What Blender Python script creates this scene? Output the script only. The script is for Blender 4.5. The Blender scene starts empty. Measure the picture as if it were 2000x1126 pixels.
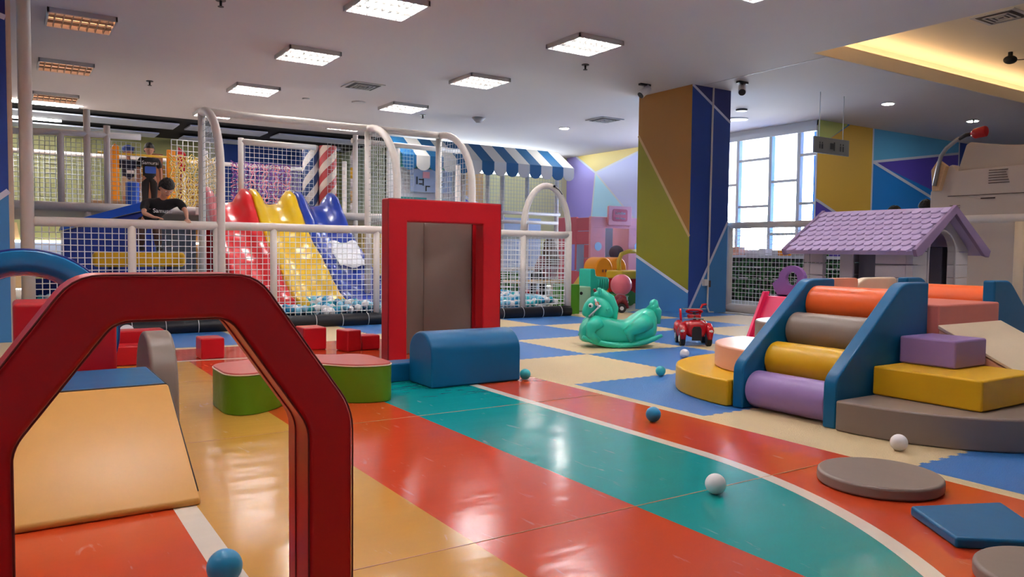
import bpy, bmesh, math, random
from mathutils import Vector, Matrix
random.seed(7)
S = bpy.context.scene
C = S.collection
PI = math.pi
V = Vector

# ------------------------------------------------------------------ camera
FPX, CAMH = 1515.0, 0.92
ex = V((2330, -48, FPX)).normalized(); ey = V((-990, -85, FPX)).normalized()
m_ = (ex + ey).normalized(); d_ = ex - ey; d_ = (d_ - m_ * d_.dot(m_)).normalized()
ex = (m_ + d_) / math.sqrt(2); ey = (m_ - d_) / math.sqrt(2); ez = ex.cross(ey)
R3 = Matrix((ex, ey, ez))                      # world = R3 @ (right, down, forward)
cam_data = bpy.data.cameras.new('camera'); cam = bpy.data.objects.new('camera', cam_data); C.objects.link(cam)
cam_data.sensor_width = 36; cam_data.lens = FPX / 2000 * 36; cam_data.clip_end = 200; cam_data.clip_start = 0.05
r_, u_, b_ = R3 @ V((1, 0, 0)), R3 @ V((0, -1, 0)), R3 @ V((0, 0, -1))
cam.matrix_world = Matrix(((r_.x, u_.x, b_.x, 0), (r_.y, u_.y, b_.y, 0), (r_.z, u_.z, b_.z, CAMH), (0, 0, 0, 1)))
S.camera = cam

# ------------------------------------------------------------------ world, light, exposure
S.view_settings.view_transform = 'Standard'; S.view_settings.look = 'None'
S.view_settings.gamma = 1; S.view_settings.use_curve_mapping = False
S.view_settings.exposure = 0.68
W = bpy.data.worlds.new('sky'); S.world = W; W.use_nodes = True
W.node_tree.nodes['Background'].inputs[0].default_value = (0.80, 0.91, 1.0, 1)
W.node_tree.nodes['Background'].inputs[1].default_value = 30.0
LAMP, LAMPREFLECT, DOWN, COVE = 90.0, 5.0, 110.0, 7.0
def portal(x, y0, y1, z0, z1):
    l = bpy.data.lights.new('window_daylight', 'AREA'); l.shape = 'RECTANGLE'; l.size = z1 - z0; l.size_y = y1 - y0
    l.cycles.is_portal = True
    o = bpy.data.objects.new('window_daylight', l); C.objects.link(o)
    o.location = (x, (y0 + y1) / 2, (z0 + z1) / 2); o.rotation_euler = (0, PI / 2, 0)
portal(12.75, 9.05, 13.6, 0.95, 3.3)
def portal_y(x0, x1, y, z0, z1):
    l = bpy.data.lights.new('window_daylight', 'AREA'); l.shape = 'RECTANGLE'; l.size = x1 - x0; l.size_y = z1 - z0
    l.cycles.is_portal = True
    o = bpy.data.objects.new('window_daylight', l); C.objects.link(o)
    o.location = ((x0 + x1) / 2, y, (z0 + z1) / 2); o.rotation_euler = (-PI / 2, 0, 0)
portal_y(7.7, 11.9, 16.75, 2.84, 3.26)  # daylight through the strip window added in the alcove wall

# ------------------------------------------------------------------ materials
def lin(c):
    c = c / 255
    return c / 12.92 if c <= 0.04045 else ((c + 0.055) / 1.055) ** 2.4
def rgb(c): return (lin(c[0]), lin(c[1]), lin(c[2]), 1)
MATS = {}
def mat(name, col, rough=0.5, metal=0, bump=0, bscale=8, coat=0, emit=0, spec=0.5, var=0, stretch=None, trans=0):
    if name in MATS: return MATS[name]
    m = bpy.data.materials.new(name); m.use_nodes = True; nt = m.node_tree; b = nt.nodes['Principled BSDF']
    b.inputs['Base Color'].default_value = rgb(col); b.inputs['Roughness'].default_value = rough
    b.inputs['Metallic'].default_value = metal; b.inputs['Specular IOR Level'].default_value = spec
    if coat: b.inputs['Coat Weight'].default_value = coat; b.inputs['Coat Roughness'].default_value = 0.12
    if trans: b.inputs['Transmission Weight'].default_value = trans
    if emit:
        b.inputs['Emission Color'].default_value = rgb(col); b.inputs['Emission Strength'].default_value = emit
    if bump or var:
        tc = nt.nodes.new('ShaderNodeTexCoord'); src = tc.outputs['Object']
        if stretch:
            mp = nt.nodes.new('ShaderNodeMapping'); mp.inputs['Scale'].default_value = stretch
            nt.links.new(src, mp.inputs[0]); src = mp.outputs[0]
        n = nt.nodes.new('ShaderNodeTexNoise'); n.inputs['Scale'].default_value = bscale; n.inputs['Detail'].default_value = 3
        nt.links.new(src, n.inputs['Vector'])
        if bump:
            bp = nt.nodes.new('ShaderNodeBump'); bp.inputs['Strength'].default_value = bump; bp.inputs['Distance'].default_value = 0.02
            nt.links.new(n.outputs[0], bp.inputs['Height']); nt.links.new(bp.outputs[0], b.inputs['Normal'])
        if var:
            mx = nt.nodes.new('ShaderNodeMixRGB'); c = rgb(col)
            mx.inputs[1].default_value = (c[0] * (1 - var), c[1] * (1 - var), c[2] * (1 - var), 1)
            mx.inputs[2].default_value = (min(1, c[0] * (1 + var)), min(1, c[1] * (1 + var)), min(1, c[2] * (1 + var)), 1)
            nt.links.new(n.outputs[0], mx.inputs[0]); nt.links.new(mx.outputs[0], b.inputs['Base Color'])
    MATS[name] = m
    return m
def vinyl(name, col, rough=0.36, bump=0.12, bscale=5): return mat(name, col, rough, bump=bump, bscale=bscale, var=0.06, spec=0.3)
M = dict(
    red=vinyl('vinyl red', (186, 22, 34)), blue=vinyl('vinyl blue', (8, 96, 146)), yellow=vinyl('vinyl yellow', (222, 170, 26)),
    grey=vinyl('vinyl taupe grey', (136, 122, 114)), purple=vinyl('vinyl lilac', (150, 122, 182)), orange=vinyl('vinyl orange', (244, 104, 44)),
    coral=vinyl('vinyl coral', (208, 118, 106)), cream=vinyl('vinyl cream', (226, 206, 178)), peach=vinyl('vinyl peach', (232, 172, 144)),
    green=vinyl('vinyl green', (96, 140, 24), bump=0.5, bscale=7), pinkred=vinyl('vinyl brick pink', (176, 70, 64)), ochre=vinyl('vinyl ochre', (208, 152, 76)),
    navy=vinyl('vinyl navy', (22, 40, 120)), darkpad=vinyl('vinyl black', (26, 28, 36)),
    piping=mat('dark piping', (104, 12, 24), 0.6), darkpipe=mat('dark seam', (60, 50, 46), 0.6),
    white=mat('padded white', (222, 214, 208), 0.5, bump=0.25, bscale=14), plastic=mat('white plastic', (226, 224, 226), 0.35),
    net=mat('net cord', (235, 236, 240), 0.6), netdark=mat('grey net cord', (190, 196, 200), 0.6),
    ceil=mat('ceiling paint', (204, 196, 195), 0.9, var=0.02, bscale=1.5), cove=mat('cove paint', (228, 214, 190), 0.9),
    black=mat('black paint', (20, 20, 26), 0.8), baffle=mat('grey panel', (190, 198, 216), 0.7),
    floor=mat('pale floor tile', (206, 198, 192), 0.25, var=0.03, bscale=2), wallp=mat('wall paint', (206, 204, 206), 0.8),
    lamp=mat('lamp tube', (255, 250, 246), 0.5, emit=LAMP), lampreflect=mat('lamp tube orange reflection', (255, 176, 120), 0.5, emit=LAMPREFLECT),
    louver=mat('louver', (112, 110, 108), 0.45), frame=mat('lamp frame', (190, 186, 184), 0.5),
    down=mat('downlight', (255, 252, 246), 0.5, emit=DOWN), led=mat('cove led', (255, 222, 176), 0.5, emit=COVE),
    ventd=mat('vent dark', (60, 54, 56), 0.7), metal=mat('steel', (150, 150, 152), 0.3, metal=0.9), metald=mat('dark metal', (40, 34, 36), 0.5),
    mull=mat('window frame', (205, 206, 208), 0.5),
    skin=mat('skin', (206, 154, 128), 0.55), skin2=mat('skin tan', (164, 118, 98), 0.55), hair=mat('black hair', (22, 18, 18), 0.6, bump=0.6, bscale=60),
    hairbr=mat('brown hair', (84, 58, 48), 0.5, bump=0.8, bscale=40, stretch=(4, 4, .4)), tshirt=mat('black cotton', (22, 22, 28), 0.85, bump=0.3, bscale=18),
    navysh=mat('navy cotton', (24, 32, 62), 0.85), pants=mat('dark trousers', (30, 28, 32), 0.85), brownp=mat('brown trousers', (80, 56, 50), 0.85),
    mauve=mat('mauve knit', (140, 96, 104), 0.9, bump=0.4, bscale=30), redsh=mat('red cotton', (150, 20, 30), 0.85), cream_c=mat('cream cotton', (190, 170, 140), 0.85),
    print=mat('white print', (224, 224, 232), 0.7), printb=mat('blue print', (50, 90, 190), 0.7), eyew=mat('eye white', (230, 228, 224), 0.3), eyeb=mat('iris', (30, 20, 18), 0.3), lip=mat('lips', (160, 88, 84), 0.5),
    teal=mat('teal plastic', (44, 196, 168), 0.32, bump=0.05), redpl=mat('red plastic', (176, 16, 28), 0.25), darkredpl=mat('dark red plastic', (120, 24, 36), 0.3),
    orangepl=mat('orange plastic', (255, 160, 20), 0.35), yellowpl=mat('yellow plastic', (222, 178, 40), 0.35), pinkpl=mat('pink plastic', (252, 178, 186), 0.45),
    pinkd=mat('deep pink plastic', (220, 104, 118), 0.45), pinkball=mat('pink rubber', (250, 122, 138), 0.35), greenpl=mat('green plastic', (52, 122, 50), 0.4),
    mint=mat('mint plastic', (176, 224, 188), 0.4), tyre=mat('black rubber', (22, 22, 26), 0.6), lilac=mat('lilac plastic', (176, 156, 194), 0.5),
    lilacd=mat('purple plastic', (140, 96, 166), 0.45), housew=mat('stone plastic', (188, 180, 182), 0.5), housed=mat('dark grey plastic', (96, 90, 102), 0.6),
    magenta=mat('magenta plastic', (224, 40, 96), 0.4), bluepl=mat('blue moulded plastic', (20, 116, 176), 0.25, coat=0.3),
    slidered=mat('red moulded plastic', (206, 22, 34), 0.28, coat=0.15), slideyel=mat('yellow moulded plastic', (216, 176, 14), 0.28, coat=0.15), slideblue=mat('blue slide plastic', (20, 52, 150), 0.28, coat=0.15),
    ballw=mat('white ball', (236, 234, 236), 0.35), ballb=mat('blue ball', (30, 140, 190), 0.35), ballt=mat('turquoise ball', (52, 178, 190), 0.35), balll=mat('pale blue ball', (130, 200, 226), 0.35),
    wood=mat('pale wood', (206, 170, 130), 0.6, var=0.15, bscale=4, stretch=(1, 12, 12)), woodd=mat('brown wood', (140, 84, 56), 0.6),
    rope1=mat('purple rope', (110, 50, 130), 0.7), rope2=mat('pink rope', (210, 130, 150), 0.7), rope3=mat('yellow rope', (226, 196, 110), 0.7),
    offwhite=mat('beige moulded plastic', (200, 188, 180), 0.55, bump=0.1, bscale=3), beiged=mat('darker beige plastic', (190, 178, 164), 0.6), slit=mat('slit', (70, 50, 48), 0.8),
    leaf=mat('dark green foliage', (50, 104, 52), 0.7, bump=1, bscale=14, var=0.5), shelf=mat('dark shelf', (30, 36, 32), 0.7), pale=mat('pale blue panel', (182, 198, 226), 0.5),
    paper=mat('white poster film', (228, 230, 240), 0.25, bump=1.0, bscale=9, stretch=(1, 1, 4)),
)
P = {k: mat('paint ' + k, c, 0.55, bump=0.03, bscale=6) for k, c in dict(
    lilac=(168, 154, 244), periwinkle=(202, 206, 255), sky=(178, 224, 255), sand=(228, 200, 120), mustard=(226, 180, 66), olive=(148, 142, 26), ochre=(166, 112, 40),
    steel=(62, 128, 190), royal=(34, 70, 160), darkroyal=(34, 40, 110), azure=(24, 130, 222), lightblue=(96, 180, 230), violet=(88, 72, 190), white=(214, 216, 236),
    lime=(196, 206, 120), teal=(70, 160, 150), moss=(150, 150, 96), green=(196, 212, 176), purple=(96, 60, 150), tan=(206, 170, 120)).items()}
def mat_mat(name, col, rough=0.15):
    m = mat(name, col, rough, spec=.45, bump=0.16, bscale=2.6, var=0.05, stretch=(1.0, 2.2, 1))
    nt = m.node_tree; b = nt.nodes['Principled BSDF']; tc = nt.nodes.new('ShaderNodeTexCoord'); mp = nt.nodes.new('ShaderNodeMapping'); mp.inputs['Scale'].default_value = (9, 2.2, 1); mp.inputs['Rotation'].default_value = (0, 0, .7)
    n = nt.nodes.new('ShaderNodeTexNoise'); n.inputs['Scale'].default_value = 2.4; n.inputs['Detail'].default_value = 5; n.inputs['Distortion'].default_value = .8
    rp = nt.nodes.new('ShaderNodeValToRGB'); rp.color_ramp.elements[0].position = .66; rp.color_ramp.elements[0].color = (0, 0, 0, 1); rp.color_ramp.elements[1].position = .76; rp.color_ramp.elements[1].color = (.22, .22, .22, 1)
    mx = nt.nodes.new('ShaderNodeMixRGB'); mx.inputs[2].default_value = (.75, .70, .66, 1); src = b.inputs['Base Color'].links[0].from_socket
    nt.links.new(tc.outputs['Object'], mp.inputs[0]); nt.links.new(mp.outputs[0], n.inputs['Vector']); nt.links.new(n.outputs[0], rp.inputs[0]); nt.links.new(rp.outputs[0], mx.inputs[0])
    nt.links.new(src, mx.inputs[1]); nt.links.new(mx.outputs[0], b.inputs['Base Color']); return m
T = dict(orange=mat_mat('mat orange', (200, 70, 34)), teal=mat_mat('mat teal', (14, 148, 148)), yellow=mat_mat('mat yellow', (202, 148, 64)), white=mat_mat('mat white', (226, 214, 200)), seam=mat_mat('mat seam', (206, 150, 110)))
FB = mat('foam blue', (50, 116, 190), 0.3, bump=0.5, bscale=160, var=0.05); FC = mat('foam cream', (214, 190, 146), 0.45, bump=0.5, bscale=160, var=0.04)

# ------------------------------------------------------------------ mesh helpers
class MB:
    def __init__(s): s.v = []; s.f = []; s.mi = []; s.mats = []; s.cur = 0; s.sm = []; s.smooth = False
    def use(s, m):
        if m not in s.mats: s.mats.append(m)
        s.cur = s.mats.index(m); return s
    def face(s, idx): s.f.append(idx); s.mi.append(s.cur); s.sm.append(s.smooth)
    def add(s, vs):
        n = len(s.v); s.v.extend([tuple(v) for v in vs]); return n
    def box(s, a, b, mtx=None):
        x0, y0, z0 = a; x1, y1, z1 = b
        vs = [V((x, y, z)) for z in (z0, z1) for x, y in ((x0, y0), (x1, y0), (x1, y1), (x0, y1))]
        if mtx: vs = [mtx @ v for v in vs]
        n = s.add(vs)
        for q in ((3, 2, 1, 0), (4, 5, 6, 7), (0, 1, 5, 4), (1, 2, 6, 5), (2, 3, 7, 6), (3, 0, 4, 7)): s.face([n + i for i in q])
        return s
    def prism(s, pts, axis, a, b, mtx=None):
        """pts 2-D outline (ccw seen from +axis for y flips), extruded along axis from a to b. axis x: pts=(y,z); y: (x,z); z: (x,y)"""
        def mk(p, t):
            if axis == 'x': return V((t, p[0], p[1]))
            if axis == 'y': return V((p[0], t, p[1]))
            return V((p[0], p[1], t))
        k = len(pts); vs = [mk(p, a) for p in pts] + [mk(p, b) for p in pts]
        if mtx: vs = [mtx @ v for v in vs]
        n = s.add(vs)
        s.face([n + i for i in range(k)][::-1]); s.face([n + k + i for i in range(k)])
        for i in range(k):
            j = (i + 1) % k; s.face([n + i, n + j, n + k + j, n + k + i])
        return s
    def tube(s, path, r, seg=12, closed=False, caps=True):
        path = [V(p) for p in path]; k = len(path); sm = s.smooth; s.smooth = True
        rs = r if isinstance(r, (list, tuple)) else [r] * k
        rings = []; up = None
        for i, p in enumerate(path):
            if closed: t = (path[(i + 1) % k] - path[i - 1]).normalized()
            else: t = (path[min(i + 1, k - 1)] - path[max(i - 1, 0)]).normalized()
            if up is None:
                up = V((0, 0, 1)) if abs(t.z) < 0.9 else V((1, 0, 0))
            a = (up - t * up.dot(t)).normalized(); b = t.cross(a); up = a
            rings.append(s.add([p + (a * math.cos(2 * PI * j / seg) + b * math.sin(2 * PI * j / seg)) * rs[i] for j in range(seg)]))
        for i in range(k if closed else k - 1):
            A, B = rings[i], rings[(i + 1) % k]
            for j in range(seg): s.face([A + j, A + (j + 1) % seg, B + (j + 1) % seg, B + j])
        if caps and not closed:
            s.smooth = False
            s.face([rings[0] + j for j in range(seg)][::-1]); s.face([rings[-1] + j for j in range(seg)])
        s.smooth = sm; return s
    def ball(s, c, r, u=20, v=12, sc=(1, 1, 1), mtx=None):
        sm = s.smooth; s.smooth = True; c = V(c); vs = []
        for i in range(v + 1):
            for j in range(u):
                th = PI * i / v; ph = 2 * PI * j / u
                p = V((math.sin(th) * math.cos(ph) * sc[0], math.sin(th) * math.sin(ph) * sc[1], math.cos(th) * sc[2])) * r
                if mtx: p = mtx @ p
                vs.append(c + p)
        n = s.add(vs)
        for i in range(v):
            for j in range(u):
                a = n + i * u + j; b = n + i * u + (j + 1) % u
                s.face([a, a + u, b + u, b])
        s.smooth = sm; return s
    def quad(s, a, b, c, d):
        n = s.add([a, b, c, d]); s.face([n, n + 1, n + 2, n + 3]); return s
    def poly(s, pts):
        n = s.add(pts); s.face([n + i for i in range(len(pts))]); return s
    def wire(s, a, b, r):
        a = V(a); b = V(b); t = (b - a).normalized(); up = V((0, 0, 1)) if abs(t.z) < 0.9 else V((1, 0, 0))
        x = up.cross(t).normalized() * r; y = t.cross(x).normalized() * r
        n = s.add([a + x, a + y, a - x, a - y, b + x, b + y, b - x, b - y])
        for j in range(4): s.face([n + j, n + (j + 1) % 4, n + 4 + (j + 1) % 4, n + 4 + j])
        return s
    def build(s, name, parent=None, bevel=0, seg=3, smooth=None, fix=True, label=None, weld=False):
        me = bpy.data.meshes.new(name)
        inv = parent_inv(parent)
        me.from_pydata([tuple(inv @ V(v)) for v in s.v] if inv else s.v, [], s.f)
        for m in (s.mats or [M['white']]): me.materials.append(m)
        for i, p in enumerate(me.polygons):
            p.material_index = s.mi[i]; p.use_smooth = s.sm[i] if smooth is None else smooth
        if fix:
            bm = bmesh.new(); bm.from_mesh(me)
            if weld: bmesh.ops.remove_doubles(bm, verts=bm.verts, dist=1e-5)
            bmesh.ops.recalc_face_normals(bm, faces=bm.faces); bm.to_mesh(me); bm.free()
        me.update()
        o = bpy.data.objects.new(name, me); C.objects.link(o)
        if parent:
            o.parent = parent
            if parent.name in LOC: LOC[o.name] = LOC[parent.name]
        if bevel:
            md = o.modifiers.new('bevel', 'BEVEL'); md.width = bevel; md.segments = seg; md.limit_method = 'ANGLE'; md.angle_limit = math.radians(35); md.harden_normals = True
            for p in me.polygons: p.use_smooth = True
        if label: o['label'] = label
        return o
LOC = {}
def parent_inv(p):
    if not p: return None
    loc = LOC.get(p.name)
    return Matrix.Translation(loc) .inverted() if loc is not None else None
def thing(name, label, cat, loc=(0, 0, 0), group=None):
    o = bpy.data.objects.new(name, None); C.objects.link(o); o.location = loc; o.empty_display_size = 0.1
    o['label'] = label; o['category'] = cat
    if group: o['group'] = group
    LOC[o.name] = V(loc)
    return o
def tag(o, label, cat, group=None, kind=None):
    if label: o['label'] = label
    if cat: o['category'] = cat
    if group: o['group'] = group
    if kind: o['kind'] = kind
    return o
def struct(o): o['kind'] = 'structure'; return o
def origin(o, loc):
    """shift a single-mesh thing's origin to loc"""
    d = V(loc); o.data.transform(Matrix.Translation(-d)); o.location = d; LOC[o.name] = d; return o
def sub(o, lv=1):
    md = o.modifiers.new('sub', 'SUBSURF'); md.levels = lv; md.render_levels = lv; return o
def arc(cx, cy, r, a0, a1, n, ry=None):
    ry = ry or r
    return [(cx + r * math.cos(math.radians(a0 + (a1 - a0) * i / n)), cy + ry * math.sin(math.radians(a0 + (a1 - a0) * i / n))) for i in range(n + 1)]

# ------------------------------------------------------------------ room shell
MB().use(M['floor']).box((-7, -6, -0.2), (24, 21, -0.012)).build('floor'); struct(bpy.data.objects['floor'])
CH = (8.42, 6.15)      # corner of the cove opening
b = MB().use(M['ceil'])
b.box((-7, -6, 3.4), (CH[0], 16.2, 3.56)); b.box((CH[0], CH[1], 3.4), (24, 16.2, 3.56)); b.box((7.4, 16.2, 3.4), (24, 21, 3.56))
b.box((CH[0], -6, 3.4), (24, -2, 3.56)); b.box((18, -2, 3.4), (24, CH[1], 3.56))
struct(b.build('ceiling'))
b = MB().use(M['cove']).box((CH[0] - .45, -2.4, 3.86), (18.4, CH[1] + .45, 3.95))
b.box((CH[0] - .5, -2.4, 3.55), (CH[0] - .45, CH[1] + .5, 3.95)).box((CH[0] - .5, CH[1] + .45, 3.55), (18.4, CH[1] + .5, 3.95))
b.box((18.4, -2.4, 3.55), (18.45, CH[1] + .5, 3.95)).box((CH[0] - .5, -2.45, 3.55), (18.45, -2.4, 3.95))
struct(b.build('ceiling_recess'))
b = MB().use(M['cove']).box((CH[0], CH[1], 3.402), (18, CH[1] - .02, 3.58)); struct(b.build('trim_1'))
b = MB().use(M['led']).box((CH[0] + .0, CH[1] + .2, 3.57), (17.9, CH[1] + .26, 3.6)).box((CH[0] - .3, -1.8, 3.57), (CH[0] - .24, CH[1] + .1, 3.6))
tag(b.build('cove_light_strip'), 'warm hidden light strip glowing along the ceiling recess at top right', 'light')
b = MB().use(M['black']).box((-7, 16.2, 3.42), (7.4, 21, 3.56)).box((-7, 16.2, 3.40), (7.4, 16.26, 3.5)); struct(b.build('ceiling_open'))
struct(MB().use(M['frame']).box((8.70, CH[1] + .02, 3.396), (8.712, 8.2, 3.401)).build('trim_2'))
def painted(name, base, polys, to3, off):
    """a wall mesh plus coloured polygons painted on it (2 mm proud)"""
    for i, (m, pts) in enumerate(polys):
        base.use(m); base.poly([to3(p, off * (1 + .15 * i)) for p in pts])
    return struct(base.build(name, fix=False))
def stripe(p, q, w=.05):
    a = V(p); b = V(q); d = (b - a).normalized(); n = V((-d.y, d.x)) * w / 2
    return [a - n, b - n, b + n, a + n]
# right wall beyond the window: lilac / sand / periwinkle / sky
wb = MB().use(P['periwinkle']).box((12.6, 13.6, 0), (12.8, 16.9, 3.4))
J = (15.49, 2.92)
painted('wall_right', wb, [
    (P['lilac'], [(16.7, 0), (16.7, 3.4), (16.3, 3.4), J, (15.9, 0)]),
    (P['sand'], [(16.3, 3.4), (13.6, 3.4), (13.6, 3.36), J]),
    (P['sky'], [J, (13.9, 1.6), (13.6, 1.3), (13.6, 0), (15.9, 0)]),
    (P['white'], stripe((16.3, 3.4), J)), (P['white'], stripe(J, (13.6, 3.36))), (P['white'], stripe(J, (13.6, 1.36))), (P['white'], stripe(J, (15.85, 0)))],
    lambda p, o: (12.6 - o, p[0], p[1]), .002)
# back wall on the right (Y = 9.05)
wb = MB().use(M['mull']).box((12.62, 9.053, 0), (12.8, 9.08, 3.4)).use(P['azure']).box((12.62, 9.05, 0), (24, 9.053, 3.4)).box((12.8, 9.053, 0), (24, 9.25, 3.4))
K = (14.39, 2.75)
painted('wall_back', wb, [
    (P['mustard'], [(12.62, 1.9), (13.25, 1.7), (14.35, 1.7), (14.35, 3.4), (13.6, 3.4), (12.62, 2.9)]),
    (P['lime'], [(12.62, 2.95), (13.5, 3.4), (12.62, 3.4)]), (P['violet'], [(12.62, 0), (14.35, 0), (14.35, 1.7), (13.25, 1.7), (12.62, 1.9)]),
    (P['lightblue'], [K, (17.6, 3.16), (17.6, 3.4), (14.39, 3.4)]), (P['violet'], [K, (16.6, 2.3), (17.6, 1.86), (17.6, 3.16)]),
    (P['royal'], [(17.6, 0), (24, 0), (24, 3.4), (17.6, 3.4)]), (P['sand'], [(18.2, 3.22), (24, 3.22), (24, 3.4), (18.2, 3.4)]),
    (P['white'], stripe((14.37, 0), (14.37, 3.4))), (P['white'], stripe(K, (17.6, 3.16))), (P['white'], stripe(K, (17.6, 1.86), .06)), (P['white'], stripe((17.6, 3.4), (17.6, 0))),
    (P['white'], stripe((12.62, 1.93), (13.25, 1.7))), (P['white'], stripe((13.25, 1.7), (14.35, 1.7))), (P['lime'], stripe((12.62, 2.92), (13.5, 3.4)))],
    lambda p, o: (p[0], 9.05 - o, p[1]), .002)
# rear walls behind the climbing frame
wb = MB().use(P['moss']).box((-7, 19.5, 0), (7.4, 19.7, 3.6))
painted('wall_rear', wb, [(P['royal'], [(4.4, 1.2), (7.2, 1.2), (6.8, 3.4), (4.4, 3.4)]), (P['purple'], [(4.4, 0), (7.4, 0), (7.4, 1.2), (4.4, 1.2)]),
    (P['lilac'], [(5.1, 2.2), (6.3, 2.2), (6.3, 3.0), (5.6, 3.0)]), (P['white'], stripe((5.1, 2.2), (5.6, 3.0))), (P['tan'], [(-2, 0), (.4, 0), (.2, 1.4), (-2, 1.4)]),
    (P['ochre'], [(1.9, 0), (4.4, 0), (4.4, 2.2), (2.6, 3.0)])], lambda p, o: (p[0], 19.5 - o, p[1]), .003)
wb = MB().use(P['green']).box((7.4, 16.26, 0), (7.5, 19.5, 3.5)); painted('wall_side', wb, [], None, 0)
wb = MB().use(mat('paint pale yellow', (228, 224, 172), .6)).box((7.4, 16.7, 0), (12.8, 16.8, 2.84)).box((7.4, 16.7, 3.26), (12.8, 16.8, 3.5)).box((7.4, 16.7, 2.84), (7.7, 16.8, 3.26)).box((11.9, 16.7, 2.84), (12.8, 16.8, 3.26))
painted('wall_alcove', wb, [(P['tan'], [(8.1, 2.83), (10.0, 2.83), (10.0, 2.03)]), (P['violet'], [(7.5, 2.83), (8.05, 2.8), (9.9, 2.0), (9.9, 0), (7.5, 0)]), (P['white'], stripe((8.1, 2.83), (10, 2.02))),
    (P['royal'], [(10, 0), (11.2, 0), (10.6, 1.9), (10, 2.0)])], lambda p, o: (p[0], 16.7 - o, p[1]), .003)
struct(MB().use(M['wallp']).box((-7.2, -6, 0), (-7, 21, 3.56)).build('wall_left'))
struct(MB().use(M['wallp']).box((-7, -6.2, 0), (24, -6, 3.56)).build('wall_front'))
struct(MB().use(M['wallp']).box((24, -6, 0), (24.2, 9.2, 3.56)).build('wall_east'))
# window wall
wb = MB().use(M['wallp']).box((12.62, 9.05, 0), (12.78, 13.6, .95)).box((12.62, 9.05, 3.28), (12.78, 13.6, 3.4)); wb.box((12.78, 9.08, 0), (12.80, 9.2, 3.4)); struct(wb.build('wall_window'))
b = MB().use(M['mull'])
for y in (9.44, 10.09, 10.9, 11.7, 12.5, 13.3): b.box((12.6, y - .035, .95), (12.7, y + .035, 3.3))
for y0, y1, zs in ((9.05, 9.44, (1.87, 2.78)), (9.44, 10.09, (1.3, 2.32)), (10.09, 10.9, (1.86, 2.79)), (10.9, 11.7, (1.45, 2.32)), (11.7, 12.5, (1.86, 2.79)), (12.5, 13.3, (1.4, 2.32)), (13.3, 13.6, (2,))):
    for z in zs: b.box((12.61, y0, z - .025), (12.69, y1, z + .025))
b.box((12.58, 9.05, 3.2), (12.7, 13.6, 3.3)).box((12.56, 9.05, .93), (12.72, 13.6, .99))
w = struct(b.build('window_1'))
g = bpy.data.materials.new('clear glass'); g.use_nodes = True; nt = g.node_tree; nt.nodes.clear()
o_ = nt.nodes.new('ShaderNodeOutputMaterial'); t1 = nt.nodes.new('ShaderNodeBsdfTransparent'); g1 = nt.nodes.new('ShaderNodeBsdfGlossy'); g1.inputs['Roughness'].default_value = .03
mx = nt.nodes.new('ShaderNodeMixShader'); mx.inputs[0].default_value = .06; nt.links.new(t1.outputs[0], mx.inputs[1]); nt.links.new(g1.outputs[0], mx.inputs[2]); nt.links.new(mx.outputs[0], o_.inputs[0])
MB().use(g).box((12.645, 9.06, .98), (12.65, 13.59, 3.25)).build('window_pane', w)
b = MB().use(M['mull'])
for x in (7.7, 8.75, 9.8, 10.85, 11.9): b.box((x - .03, 16.72, 2.84), (x + .03, 16.78, 3.26))
w = struct(b.build('added_window')); MB().use(g).box((7.7, 16.745, 2.84), (11.9, 16.75, 3.26)).build('window_pane', w)  # high strip window, added to brighten the far wall and ceiling
# painted pillar in the middle
px0, px1, py0, py1 = 8.535, 9.36, 8.264, 9.42
b = MB().use(P['steel']).box((px0, py0, 0), (px1, py1, 3.4))
def L(p, o): return (px0 - o, p[0], p[1])
def Fr(p, o): return (p[0], py0 - o, p[1])
polyL = [(P['ochre'], [(py0, 1.16), (py1, 2.78), (py1, 3.4), (py0, 3.4)]), (P['olive'], [(py0, 1.16), (py1, 2.78), (py1, .86), (py0, .33)]),
         (P['tan'], stripe((py0, 1.16), (py1, 2.78), .045)), (P['white'], stripe((py0, .33), (py1, .86), .045))]
for i, (m, pts) in enumerate(polyL): b.use(m).poly([L(p, .002 + .0004 * i) for p in pts])
polyF = [(P['royal'], [(px0, 0), (px0, 3.4), (px1, 2.92), (px1, 1.4)]), (P['darkroyal'], [(px0, 3.4), (px1, 3.4), (px1, 2.92)]),
         (P['white'], stripe((px0, 3.4), (px1, 2.92), .04)), (P['white'], stripe((px0, .03), (px1, 1.4), .045))]
for i, (m, pts) in enumerate(polyF): b.use(m).poly([Fr(p, .002 + .0004 * i) for p in pts])
struct(b.build('column_painted', fix=False))
cd = thing('conduit_pipe', 'thin pale conduit pipe running down the blue face of the painted pillar', 'pipe', (8.92, 8.24, 0))
MB().use(M['white']).tube([(8.95, 8.235, 3.4), (8.94, 8.235, 2.9), (8.93, 8.235, 1.2), (8.92, 8.235, .1), (8.95, 8.23, .02), (9.05, 8.23, .012)], .014, 8).build('pipe', cd)
MB().use(M['white']).box((8.82, 8.21, .42), (8.9, 8.262, .52)).build('junction_box', cd, bevel=.005)
MB().use(M['slit']).box((8.93, 8.215, .40), (8.965, 8.25, .5)).build('clip', cd, bevel=.004)
# left pillar
b = MB().use(P['steel']).box((-1.3, 8.6, 0), (.03, 9.5, 3.4)); b2 = [(P['royal'], [(-1.3, 3.4), (.03, 3.0), (.03, 1.42), (-1.3, .3)]), (P['darkroyal'], [(-1.3, 3.4), (.03, 3.4), (.03, 3.02)]), (P['white'], stripe((-1.3, .3), (.03, 1.42), .05)), (P['white'], stripe((-1.3, 3.4), (.03, 3.0), .05))]
for i, (m, pts) in enumerate(b2): b.use(m).poly([(p[0], 8.6 - .002 - .0004 * i, p[1]) for p in pts])
b.use(M['cream']).box((.03, 8.62, 0), (.07, 8.75, 3.4))
struct(b.build('column_left', fix=False))

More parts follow.
